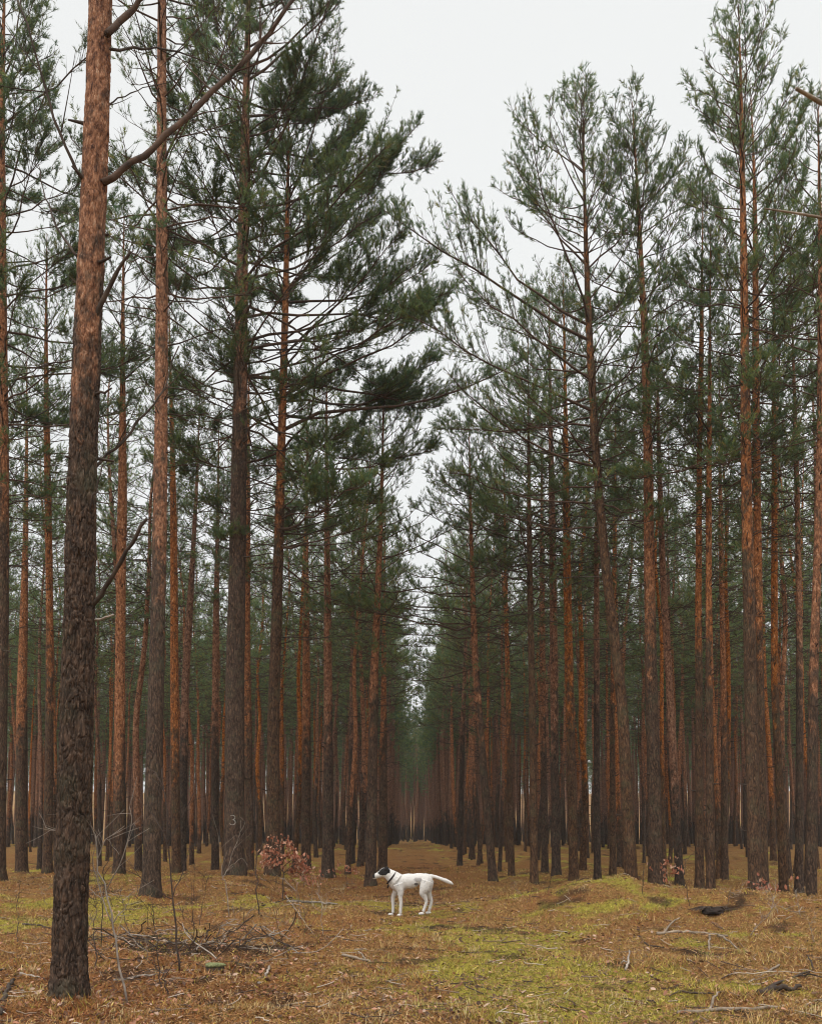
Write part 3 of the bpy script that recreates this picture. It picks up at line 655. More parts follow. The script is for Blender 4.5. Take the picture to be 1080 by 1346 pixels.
# ---------------------------------------------------------------- forest floor cover
def scatter(rng, n, y0, y1, p=1.6):
    y = y0 + (y1 - y0) * rng.random(n) ** p; x = rng.uniform(-1, 1, n) * (.50 * y + .6); return x, y
def floor_cover():
    rng = np.random.default_rng(21)
    # short grass and moss sprigs
    x, y = scatter(rng, 430000, 4.3, 30, 1.7); m = moss(x, y); so_ = soil(x, y)
    keep = rng.random(len(x)) < (.35 + .65 * fbm(x / .5, y / .5, 51, 3)) * (1 - .9 * so_); x, y, m = x[keep], y[keep], m[keep]; n = len(x)
    z = gz(x, y) - .004; L = rng.uniform(.018, .050, n) * (1 + 1.2 * sstep(.5, .75, fbm(x / .8, y / .8, 61, 3))) * (1 - .25 * m)
    a = rng.uniform(0, 6.283, n); le = rng.uniform(.3, 1.6, n)
    D = nrm(np.stack([np.cos(a) * le, np.sin(a) * le, np.ones(n)], -1)); W = rng.uniform(.0011, .0026, n) * (1 + y / 12)
    S = nrm(np.cross(D, np.stack([np.sin(a * 3), np.cos(a * 3), 0 * a], -1))) * W[:, None]
    b = np.stack([x, y, z], -1); V = np.stack([b - S, b + S, b + D * L[:, None]], 1).reshape(-1, 3)
    dry = np.array([[.50, .28, .09], [.58, .40, .14], [.34, .13, .04], [.26, .18, .05], [.68, .50, .24]])[rng.integers(0, 5, n)]
    grn = np.array([[.40, .36, .05], [.52, .46, .07], [.24, .25, .04], [.66, .57, .12]])[rng.integers(0, 4, n)]
    rs = rust(x, y)[:, None]; dry = dry * (1 - .55 * rs * np.array([.35, .8, .9])); f = (rng.random(n) < m * .85 + .10)[:, None]; col = np.where(f, grn, dry) * rng.uniform(.4, 1.4, (n, 1))
    mb = MB(); mb.add(V, np.arange(len(V)).reshape(-1, 3), 0, np.repeat(col, 3, 0))
    tag(obj('grass', mb.mesh('grass', [M_grass])), 'short dry grass and moss sprigs covering the clearing', 'grass', kind='stuff')
    nc = 800; cx, cy = scatter(rng, nc, 4.6, 20, 1.3); kp = rng.random(nc) < .15 + .9 * sstep(.45, .62, fbm(cx / 1.4, cy / 1.4, 71, 3)); cx, cy = cx[kp], cy[kp]; nc = len(cx); nb = 26
    rad = rng.uniform(.02, .10, (nc, 1)); x = (cx[:, None] + rng.normal(size=(nc, nb)) * rad).ravel(); y = (cy[:, None] + rng.normal(size=(nc, nb)) * rad).ravel(); n = len(x)
    L = np.repeat(rng.uniform(.05, .13, nc), nb) * rng.uniform(.5, 1.2, n); a = rng.uniform(0, 6.283, n); le = rng.uniform(.1, 1.1, n)
    b = np.stack([x, y, gz(x, y) - .005], -1); D = nrm(np.stack([np.cos(a) * le, np.sin(a) * le, np.ones(n)], -1)); W = (rng.uniform(.0010, .0020, n) * (1 + y / 12))[:, None]
    S = np.stack([-np.sin(a), np.cos(a), 0 * a], -1) * W; md = b + D * L[:, None] * .55; tp = md + nrm(D + np.stack([np.cos(a), np.sin(a), -rng.uniform(0, 1.2, n)], -1) * .8) * L[:, None] * .5
    V = np.stack([b - S, b + S, md + S * .8, md - S * .8, tp], 1).reshape(-1, 3); q0 = (np.arange(n) * 5)[:, None]
    pc = np.array([[.50, .33, .13], [.40, .22, .07], [.34, .30, .08], [.58, .44, .22]])[np.repeat(rng.integers(0, 4, nc), nb)] * rng.uniform(.7, 1.2, (n, 1))
    mb = MB(); mb.add(V, q0 + np.array([[0, 1, 2, 3]]), 0, np.repeat(pc, 5, 0)); mb.f.append(q0 + np.array([[3, 2, 4]])); mb.m.append(np.zeros(n))
    tag(obj('grass_tufts', mb.mesh('grass_tufts', [M_grass])), 'longer tufts of bent straw coloured grass', 'grass', kind='stuff')
    # fallen needles and bark crumbs
    x, y = scatter(rng, 170000, 4.3, 22, 1.7); n = len(x); a = rng.uniform(0, 6.283, n); L = rng.uniform(.010, .030, n); z = gz(x, y) + rng.uniform(.0, .012, n)
    d = np.stack([np.cos(a), np.sin(a), rng.normal(size=n) * .25], -1) * L[:, None]; s_ = np.stack([-np.sin(a), np.cos(a), rng.normal(size=n) * .4], -1) * (rng.uniform(.0008, .0024, n) * (1 + y / 14))[:, None]
    b = np.stack([x, y, z], -1); V = np.stack([b - d - s_, b + d - s_, b + d + s_, b - d + s_], 1).reshape(-1, 3)
    pal = np.array([[.30, .15, .06], [.40, .23, .11], [.16, .08, .04], [.06, .035, .022], [.48, .33, .2]])[rng.choice(5, n, p=[.26, .14, .26, .28, .06])] * rng.uniform(.7, 1.2, (n, 1))
    mb = MB(); mb.add(V, np.arange(len(V)).reshape(-1, 4), 0, np.repeat(pal, 4, 0))
    tag(obj('needle_litter', mb.mesh('needle_litter', [M_litter])), 'rust brown fallen needles and crumbs of bark on the ground', 'litter', kind='stuff')
    # fallen leaves
    x, y = scatter(rng, 26000, 4.4, 30, 1.5); w = .10 + 1.6 * G(x, y, -1.9, 8.6, .9, .6) + .9 * sstep(.5, .7, fbm(x / 1.1, y / 1.1, 91, 3)) + .9 * G(x, y, -2.2, 8, 1.4, 2.2) + .6 * G(x, y, -1.2, 17, 1, 3)
    k = rng.random(len(x)) < w * .6; x, y = x[k], y[k]; n = len(x)
    leaf_mesh(rng, np.stack([x, y, gz(x, y) + rng.uniform(.006, .022, n)], -1), rng.uniform(.009, .021, n), flat=.5, name='fallen_leaves', label='pinkish brown dry leaves lying scattered over the ground')
    # small twigs
    x, y = scatter(rng, 1000, 4.5, 18, 1.4); n = len(x); a = rng.uniform(0, 6.283, n); L = rng.uniform(.05, .28, n); q = np.linspace(-.5, .5, 5)
    X = x[:, None] + np.cos(a)[:, None] * L[:, None] * q + rng.normal(size=(n, 5)) * .006; Y = y[:, None] + np.sin(a)[:, None] * L[:, None] * q + rng.normal(size=(n, 5)) * .006
    Z = gz(X, Y) + .008 + rng.uniform(0, .02, (n, 1)); pal = np.array([[.20, .14, .10], [.40, .33, .26], [.07, .045, .035]])[rng.integers(0, 3, n)]
    mb = MB(); tubes(mb, np.stack([X, Y, Z], -1), np.repeat(rng.uniform(.002, .0055, (n, 1)), 5, 1), 4, 0, pal)
    tag(obj('twig_litter', mb.mesh('twig_litter', [M_litter])), 'countless short broken twigs strewn in the grass', 'twigs', kind='stuff')
def leaf_mb(rng, mb, P, size, flat=.35, pal=None, mat_i=0):
    n = len(P); a = rng.uniform(0, 6.283, n); nv = nrm(np.stack([rng.normal(size=n) * flat, rng.normal(size=n) * flat, np.ones(n) if flat < 1 else rng.normal(size=n)], -1))
    t = nrm(np.cross(nv, np.stack([np.cos(a), np.sin(a), 0 * a], -1))); s = np.cross(nv, t); S = size[:, None]
    v = [P - t * S * 1.4, P - t * S * .3 + s * S * .8 + nv * S * .3, P + t * S * .8 + s * S * .6 + nv * S * .3, P + t * S * 1.5 + nv * S * .15, P + t * S * .8 - s * S * .6 + nv * S * .35, P - t * S * .3 - s * S * .8 + nv * S * .3, P + t * S * .3 - nv * S * .05]
    V = np.stack(v, 1).reshape(-1, 3); b = (np.arange(n) * 7)[:, None]
    Fc = np.concatenate([b + np.array([[0, 1, 6]]), b + np.array([[1, 2, 6]]), b + np.array([[2, 3, 6]]), b + np.array([[3, 4, 6]]), b + np.array([[4, 5, 6]]), b + np.array([[5, 0, 6]])])
    if pal is None: pal = np.array([[.36, .16, .09], [.46, .24, .15], [.22, .095, .05], [.50, .34, .25], [.10, .05, .03], [.07, .035, .022]])
    c = pal[rng.integers(0, len(pal), n)] * rng.uniform(.75, 1.15, (n, 1)); mb.add(V, Fc, mat_i, np.repeat(c, 7, 0))
def leaf_mesh(rng, P, size, flat, name, label):
    mb = MB(); leaf_mb(rng, mb, P, size, flat)
    tag(obj(name, mb.mesh(name, [M_leaf])), label, 'leaves', kind='stuff')
floor_cover()

# ---------------------------------------------------------------- sticks, saplings, stump
def wander(rng, P, K, jit):
    n = len(P); t = np.linspace(0, n - 1, K); Q = np.stack([np.interp(t, range(n), P[:, k]) for k in range(3)], -1)
    Q[1:-1] = (Q[:-2] + 2 * Q[1:-1] + Q[2:]) / 4; Q[1:-1] += rng.normal(size=(K - 2, 3)) * jit; return Q
def stick(seed, pix, r0, r1, label, m=None, lift=.5, forks=(), name='fallen_branch', cat='branch'):
    """a fallen branch lying on the ground along ground pixels; forks: (index fraction, pixel end, lift)"""
    rng = np.random.default_rng(seed); W = []
    for p in pix:
        g = ground_hit(p[0], p[1]); W.append([g[0], g[1], g[2] + r0 * lift + (p[2] if len(p) > 2 else 0)])
    W = np.array(W); o = W[0].copy(); Q = wander(rng, W, 14, r0 * .35) - o
    mb = MB(); tubes(mb, Q, np.linspace(r0, r1, 14) * rng.uniform(.85, 1.15, 14), 8, 0, None, True)
    for (t, e_) in forks:
        i = int(t * 13); g = ground_hit(e_[0], e_[1]); E = np.array([g[0], g[1], g[2] + (e_[2] if len(e_) > 2 else .02)]) - o
        tubes(mb, wander(rng, np.stack([Q[i], (Q[i] + E) / 2 + [0, 0, .03], E]), 8, .006), np.linspace(r0 * .7, r1 * .6, 8), 6, 0, None, True)
    ob = obj(name, mb.mesh(name, [m or M_stick])); ob.location = [float(v) for v in o]; tag(ob, label, cat); return ob
stick(1, [(450,1257),(470,1262),(488,1266),(503,1276)], .016, .010, 'curved brown stick lying alone in the grass below the dog', forks=[(.6, (470,1256,.03))])
stick(2, [(378,1186),(410,1187),(443,1190)], .020, .016, 'straight pale log lying left of the dog below the beech sapling', M_pale)
stick(3, [(345,1192),(365,1187),(384,1181)], .016, .010, 'short dark stick touching the left end of the pale log', M_dead)
stick(4, [(375,1186,.1),(392,1204,.03),(411,1228)], .007, .004, 'thin pale twig slanting down to the right below the pale log', M_pale, forks=[(.3, (402,1200,.05))])
stick(5, [(863,1229),(900,1226),(930,1228),(956,1232)], .022, .013, 'long forked grey branch lying on the front of the mound', forks=[(.15, (893,1213,.06)), (.75, (932,1250,.0)), (.9, (972,1250,.0))])
stick(6, [(840,1232),(850,1244),(872,1247)], .012, .008, 'short bent dark twig left below the forked branch on the mound', M_dead)
stick(7, [(890,1334),(950,1329),(1015,1326),(1082,1316)], .016, .010, 'very long thin pale pole lying across the bottom right corner', M_stick, forks=[(.3, (945,1312,.03))])
stick(8, [(985,1292),(1005,1281),(1024,1270)], .013, .011, 'straight bare tan stick slanting up behind the wood chunk at bottom right', M_stick)
stick(9, [(998,1309),(1020,1306),(1052,1301)], .028, .016, 'thick broken chunk of dark wood near the bottom right corner', M_dead, .9)
stick(10, [(1000,1305),(1028,1290),(1060,1280),(1090,1270)], .013, .008, 'knotty dark branch leaning over the right end of the wood chunk', M_dead, forks=[(.6, (1085,1295,.05)), (.8, (1060,1270,.1))])
stick(11, [(822,1277),(826,1270,.03),(827,1258,.06)], .012, .008, 'small pale broken piece standing up from the grass right of the track', M_pale, forks=[(.5, (815,1270,.01))])
stick(12, [(0,1335),(10,1300,.0),(18,1290)], .02, .012, 'dark stick running off the picture at the left edge', M_dead)
stick(13, [(30,1216),(50,1218),(68,1222)], .012, .008, 'short dark stick in the moss left of the foreground trunk', M_dead)
stick(14, [(340,1294),(350,1284),(354,1275,.02)], .013, .010, 'bent pale root piece left of the brown curved stick', M_pale)
stick(15, [(0,1278),(20,1272),(34,1266)], .012, .008, 'dark stick lying at the left edge behind the foreground trunk', M_dead)
stick(16, [(26,1281),(45,1285),(62,1289)], .010, .008, 'pale stick lying left of the foot of the foreground trunk', M_pale)
stick(17, [(600,1252),(625,1254),(648,1251)], .007, .004, 'thin dark twig in the green moss right of the curved stick', M_dead)
stick(18, [(508,1292),(522,1290),(534,1286)], .008, .006, 'thin grey twig on the bottom centre of the track', M_stick)
stick(19, [(610,1295),(632,1299),(650,1303)], .008, .005, 'thin brown twig in the bright moss at bottom centre', M_dead)
stick(20, [(893,1306),(925,1308),(952,1306)], .009, .006, 'thin dark branch parallel above the very long pale pole', M_dead)
stick(21, [(365,1324),(395,1321),(425,1318)], .010, .006, 'grey brown stick among orange grass at the bottom left of centre', M_stick)
stick(22, [(150,1290),(200,1283),(262,1276)], .012, .007, 'pale long twig on the leaves right of the foreground trunk', M_pale)

def twiggy(seed, pix, d, r0, r1, m, label, branches, name='bare_sapling', cat='sapling', leaves=None, gen=3):
    r0 *= .8; r1 *= .75; gen += 2
    """upright shrub: pixel trace of stem at distance d, branch traces, random finer twigs"""
    rng = np.random.default_rng(seed + 40 * (seed == 8)); b = at(pix[0][0], pix[0][1], d); g = float(gz(b[0], d)); b[2] = g
    root = empty(name, b); tag(root, label, cat)
    P = np.array([at(p[0], p[1], d) - b for p in pix]); P[0] = (0, 0, -.03)
    Q = wander(rng, P, 16, .008); mb = MB(); tubes(mb, Q, np.linspace(r0, r1, 16), 6, 0, None, True); obj('stem', mb.mesh('stem', [m]), root)
    allp = [Q]; mbt = MB(); 
    for br in branches:
        dd = rng.uniform(-.25, .25); T = np.array([at(p[0], p[1], d + dd * i / len(br)) - b for i, p in enumerate(br)])
        q = wander(rng, T, 9, .007); allp.append(q)
        mb2 = MB(); tubes(mb2, q, np.linspace(r0 * .55, r1 * .6, 9), 5, 0, None, True); obj('branch', mb2.mesh('branch', [m]), root)
    for q in list(allp):
        for _ in range(gen):
            i = rng.integers(2, len(q)); T = nrm(q[min(i + 1, len(q) - 1)] - q[i - 1]); dv = nrm(T + rng.normal(size=3) * .65); l = rng.uniform(.08, .3)
            s = np.linspace(0, 1, 5)[:, None]; p = q[i] + dv * l * s + rng.normal(size=3) * .08 * s ** 2 * l; p[:, 2] = np.maximum(p[:, 2], .01); allp.append(p)
            tubes(mbt, p, np.linspace(r1 * .6, .0012, 5), 4, 0)
    if mbt.n: obj('twigs', mbt.mesh('twigs', [m]), root)
    if leaves:
        n, sz = leaves; pp = np.concatenate([q[len(q) // 3:] for q in allp[1:]]); c = pp[rng.integers(0, len(pp), n)] + rng.normal(size=(n, 3)) * .035
        c[:, 2] = np.maximum(c[:, 2], .03)
        ml = MB(); leaf_mb(rng, ml, c, rng.uniform(.7, 1.2, n) * sz, 1.2, np.array([[.42, .16, .09], [.52, .24, .15], [.30, .10, .055], [.50, .30, .20]])); obj('leaves', ml.mesh('leaves', [M_leaf]), root)
    return root
twiggy(1, [(168,1315),(155,1260),(150,1220),(140,1170),(128,1130),(120,1090),(118,1060)], 6.6, .011, .004, M_pale, 'pale twisted bare sapling leaning left beside the foreground trunk',
       [[(150,1220),(128,1165),(122,1135),(127,1100)], [(148,1215),(165,1195),(172,1175)], [(140,1170),(160,1130),(175,1080),(170,1060)], [(118,1110),(90,1095),(60,1088)], [(128,1130),(140,1100),(150,1115)], [(145,1180),(125,1178),(112,1160)], [(118,1062),(108,1080),(95,1065)]], gen=5)
twiggy(2, [(237,1268),(232,1220),(226,1170),(222,1120),(218,1060),(212,1010)], 8.0, .012, .005, M_dark, 'dark upright bare sapling in front of the scaly orange pine',
       [[(227,1180),(238,1150),(246,1120),(256,1110)], [(220,1110),(235,1080),(250,1055),(256,1030),(255,1005)], [(218,1062),(216,1040),(210,1020),(190,1008)], [(226,1182),(205,1170),(180,1150),(160,1140)], [(222,1115),(205,1075),(190,1060)]], gen=3)
twiggy(3, [(340,1195),(337,1160),(336,1130),(338,1095),(334,1060)], 12.5, .012, .005, M_dark, 'thin dark bare sapling in front of the beech leaves left of the track',
       [[(337,1150),(325,1130),(330,1100),(332,1060),(328,1040)], [(336,1130),(348,1110),(352,1085),(358,1060)], [(338,1100),(325,1085),(310,1075)]], gen=3)
twiggy(4, [(302,1185),(297,1160),(292,1155),(300,1140),(318,1128)], 12.0, .009, .003, M_pale, 'low pale crooked twig plant at the foot of the marked pine',
       [[(293,1158),(290,1125),(286,1095)], [(300,1140),(310,1110),(322,1080)]], gen=3)
twiggy(5, [(372,1165),(372,1140),(368,1115),(360,1095)], 15.0, .014, .006, M_dark, 'young beech sapling still carrying pinkish dry leaves left of the track',
       [[(372,1150),(385,1135),(400,1138),(408,1150)], [(371,1145),(360,1135),(350,1135)], [(371,1135),(380,1118),(383,1108)], [(372,1150),(392,1148),(402,1155)], [(372,1140),(390,1125),(395,1132)], [(370,1130),(358,1120),(348,1122)], [(372,1148),(382,1142),(392,1140)]], name='beech_sapling', leaves=(650, .023), gen=5)
twiggy(6, [(880,1172),(879,1155),(881,1140),(879,1126)], 16.2, .006, .003, M_dark, 'slim little sapling with pink leaves at the foot of the stout red pine', [[(880,1160),(873,1148),(872,1140)], [(880,1155),(886,1145),(886,1135)]], name='beech_sapling', leaves=(60, .026), gen=2)
twiggy(7, [(1012,1185),(1011,1172),(1008,1162)], 13.5, .006, .003, M_dark, 'low sprig of orange leaves right of the tallest pine on the right', [[(1011,1175),(1018,1168),(1022,1170)], [(1010,1175),(1002,1168),(1000,1172)]], name='beech_sapling', leaves=(90, .026), gen=2)
twiggy(8, [(455,1158),(455,1148),(458,1140)], 20, .006, .003, M_dark, 'low red leaved seedling at the foot of the pine left of the dog', [[(455,1152),(465,1142),(470,1146)], [(455,1152),(445,1142),(440,1148)]], name='beech_sapling', leaves=(60, .026), gen=3)
twiggy(9, [(425,1225),(422,1205),(424,1188),(415,1172)], 10.8, .006, .003, M_pale, 'small pale dead sprig standing left of the dog', [[(423,1205),(430,1190),(428,1175)], [(422,1200),(412,1192),(408,1182)]], gen=2)
twiggy(10, [(400,1230),(402,1210),(398,1185),(400,1160)], 10.6, .005, .002, M_dark, 'very thin dark bare stem left of the small pale sprig', [[(401,1205),(408,1190),(412,1178)]], gen=2)
twiggy(11, [(133,1210),(136,1170),(138,1140),(150,1110)], 9.5, .008, .003, M_dark, 'dark bare stem partly behind the pale twisted sapling', [[(137,1150),(150,1135),(165,1125)], [(136,1165),(125,1150),(122,1135)]], gen=3)
twiggy(12, [(222,1312),(215,1285),(205,1270),(198,1262)], 6.9, .008, .003, M_dark, 'low dark sprig in the leaves right of the foreground trunk', [[(215,1290),(225,1270),(235,1262)], [(208,1275),(190,1275),(172,1285)]], gen=4)

def sprigs():
    rng = np.random.default_rng(61); kinds = []
    for k in range(5):
        mats = [M_dark, M_pale, M_dead, M_stick, M_dark][k]; h = [.75, .5, .95, .4, .6][k]; mb = MB(); allp = []
        z = np.linspace(-.03, h, 12); P = np.stack([np.cumsum(rng.normal(size=12) * .012), np.cumsum(rng.normal(size=12) * .012), z], -1); tubes(mb, P, np.linspace(.0055, .0018, 12), 5, 0); allp.append(P)
        for g in range(20):
            q = allp[rng.integers(0, len(allp))]; i = rng.integers(2, len(q) - 1); T = nrm(q[i + 1] - q[i]); dv = nrm(T + rng.normal(size=3) * .7 + [0, 0, .2]); l = rng.uniform(.1, .35) * h
            s = np.linspace(0, 1, 6)[:, None]; p = q[i] + dv * l * s + rng.normal(size=3) * .15 * s ** 2 * l; p[:, 2] = np.maximum(p[:, 2], .01); allp.append(p); tubes(mb, p, np.linspace(.0028, .0010, 6), 4, 0)
        kinds.append(mb.mesh('dry_sprig', [mats]))
    spots = [(20,1240),(52,1262),(110,1232),(140,1250),(175,1238),(196,1262),(252,1240),(262,1216),(286,1232),(312,1222),(322,1248),(356,1238),(300,1290),(210,1300),(60,1190),(150,1192),(255,1180),(420,1172),(448,1180),(395,1205),(688,1178),(720,1172),(905,1192),(955,1196),(1022,1202),(1052,1206),(845,1176),(1070,1240),(985,1230),(600,1150),(380,1262),(130,1275)]
    for i, (px, py) in enumerate(spots):
        x, y, z = ground_hit(px, py); o = obj('dry_sprig', kinds[rng.integers(5)]); o.location = (x, y, z); s = rng.uniform(.6, 1.15); o.scale = (s, s, s); o.rotation_euler = (rng.normal() * .3, rng.normal() * .3, rng.uniform(0, 6.28))
        g = ('left', 'dry sprigs left of the track') if px < 560 else ('right', 'dry sprigs right of the track'); tag(o, 'small leafless dry sprig standing in the litter on the %s of the track' % g[0], 'sprig', g[1])
sprigs()

def brush_pile():
    rng = np.random.default_rng(33); cx, cy = -2.35, 9.3; root = empty('brush_pile', (cx, cy, float(gz(cx, cy)))); tag(root, 'tangled heap of dead pale and dark twigs between foreground trunk and marked pine', 'brush')
    for nm, m, n in (('pale_twigs', M_pale, 26), ('dark_twigs', M_dead, 60)):
        mb = MB()
        for _ in range(n):
            x = rng.normal() * .55; y = rng.normal() * .5; a = rng.uniform(0, 3.14); L = rng.uniform(.15, .75); s = np.linspace(-.5, .5, 7)
            h = rng.uniform(.02, .2); tl = rng.uniform(-.8, .8)
            P = np.stack([x + np.cos(a) * L * s, y + np.sin(a) * L * s * .7, 0 * s], -1) + np.cumsum(rng.normal(size=(7, 3)) * .02, 0)
            P[:, 2] = np.maximum(gz(P[:, 0] + cx, P[:, 1] + cy) - float(gz(cx, cy)) + .01, P[:, 2] + h + tl * s * L); r = rng.uniform(.003, .008)
            tubes(mb, P, np.linspace(r, r * .5, 7), 5, 0)
        obj(nm, mb.mesh(nm, [m]), root)
brush_pile()

def stump():
    x, y, z = ground_hit(281, 1276); root = empty('mossy_stump', (x, y, z)); tag(root, 'little flat stump with a bright green moss cap in the leaves', 'stump')
    a = np.linspace(0, 2 * np.pi, 24, endpoint=False); rng = np.random.default_rng(3); wob = 1 + .14 * np.sin(a * 3 + 1) + .06 * rng.normal(size=24)
    def rings(spec):
        V = np.array([[np.cos(t) * r * w_, np.sin(t) * r * .8 * w_, h] for (r, h) in spec for t, w_ in zip(a, wob)]); K = len(spec)
        k, s_ = np.meshgrid(np.arange(K - 1), np.arange(24), indexing='ij'); s2 = (s_ + 1) % 24
        return V, np.stack([k * 24 + s_, k * 24 + s2, (k + 1) * 24 + s2, (k + 1) * 24 + s_], -1).reshape(-1, 4)
    mb = MB(); mb.add(*rings([(.10, -.04), (.085, .0), (.075, .04), (.06, .045), (.001, .046)])); obj('wood', mb.mesh('wood', [M_dead]), root)
    m, t, b, o = mat('moss_cap'); q = NT(t); tcx = q.n('ShaderNodeTexCoord'); q.l(q.ramp(q.noise(tcx.outputs['Object'], 60, 4), [(.3, (.05, .06, .025)), (.7, (.24, .25, .11))]), b.inputs['Base Color'])
    mb = MB(); mb.add(*rings([(.082, .036), (.094, .048), (.085, .060), (.05, .068), (.001, .070)])); obj('moss_cap', mb.mesh('moss_cap', [m]), root)
stump()

def root_clod():
    x, y, z = ground_hit(936, 1201); rng = np.random.default_rng(8); root = empty('upturned_root', (x, y, z)); tag(root, 'dark earthy upturned root lump on top of the grassy mound', 'root')
    n, mm = 24, 12; th = np.linspace(0, 2 * np.pi, n, endpoint=False); ph = np.linspace(0, np.pi * .55, mm); T, Pq = np.meshgrid(th, ph)
    rr = 1 + .5 * (vnoise(np.cos(T) * 2 + 9, np.sin(T) * 2 + Pq * 3, 4) - .5) + .3 * (vnoise(np.cos(T) * 6 + 9, np.sin(T) * 6 + Pq * 7, 5) - .5)
    V = np.stack([np.sin(Pq) * np.cos(T) * .15 * rr, np.sin(Pq) * np.sin(T) * .12 * rr, np.cos(Pq) * .06 * rr], -1)
    k, s_ = np.meshgrid(np.arange(mm - 1), np.arange(n), indexing='ij'); s2 = (s_ + 1) % n
    mb = MB(); mb.add(V, np.stack([k * n + s_, (k + 1) * n + s_, (k + 1) * n + s2, k * n + s2], -1).reshape(-1, 4)); m = twig_material('wet_earth', (.008, .006, .005), (.035, .022, .016)); obj('earth', mb.mesh('earth', [m]), root)
    mb = MB()
    for _ in range(22):
        a = rng.uniform(-1, 4); L = rng.uniform(.12, .36); s = np.linspace(0, 1, 6); P = np.stack([np.cos(a) * L * s + .05 * np.cos(a), np.sin(a) * L * s * .5, .06 + .03 * s - .06 * s ** 2], -1) + rng.normal(size=(6, 3)) * .008
        tubes(mb, P, np.linspace(.012, .003, 6), 5, 0)
    obj('roots', mb.mesh('roots', [M_dead]), root)
root_clod()

# ---------------------------------------------------------------- air
def haze():
    mb = MB(); x0, x1, y0, y1, z0, z1 = -760, 760, -70, 1460, -2, 24
    V = np.array([(x, y, z) for z in (z0, z1) for y in (y0, y1) for x in (x0, x1)])
    mb.add(V, np.array([[0, 2, 3, 1], [4, 5, 7, 6], [0, 1, 5, 4], [2, 6, 7, 3], [0, 4, 6, 2], [1, 3, 7, 5]]))
    m = bpy.data.materials.new('haze_air'); m.use_nodes = True; t = m.node_tree; t.nodes.clear()
    o = t.nodes.new('ShaderNodeOutputMaterial'); v = t.nodes.new('ShaderNodeVolumePrincipled'); v.inputs['Color'].default_value = (.93, .93, .91, 1); v.inputs['Density'].default_value = .0006
    t.links.new(v.outputs[0], o.inputs['Volume']); tag(obj('haze', mb.mesh('haze', [m], False)), 'thin damp air hanging among the trees', 'haze', kind='stuff')
haze()

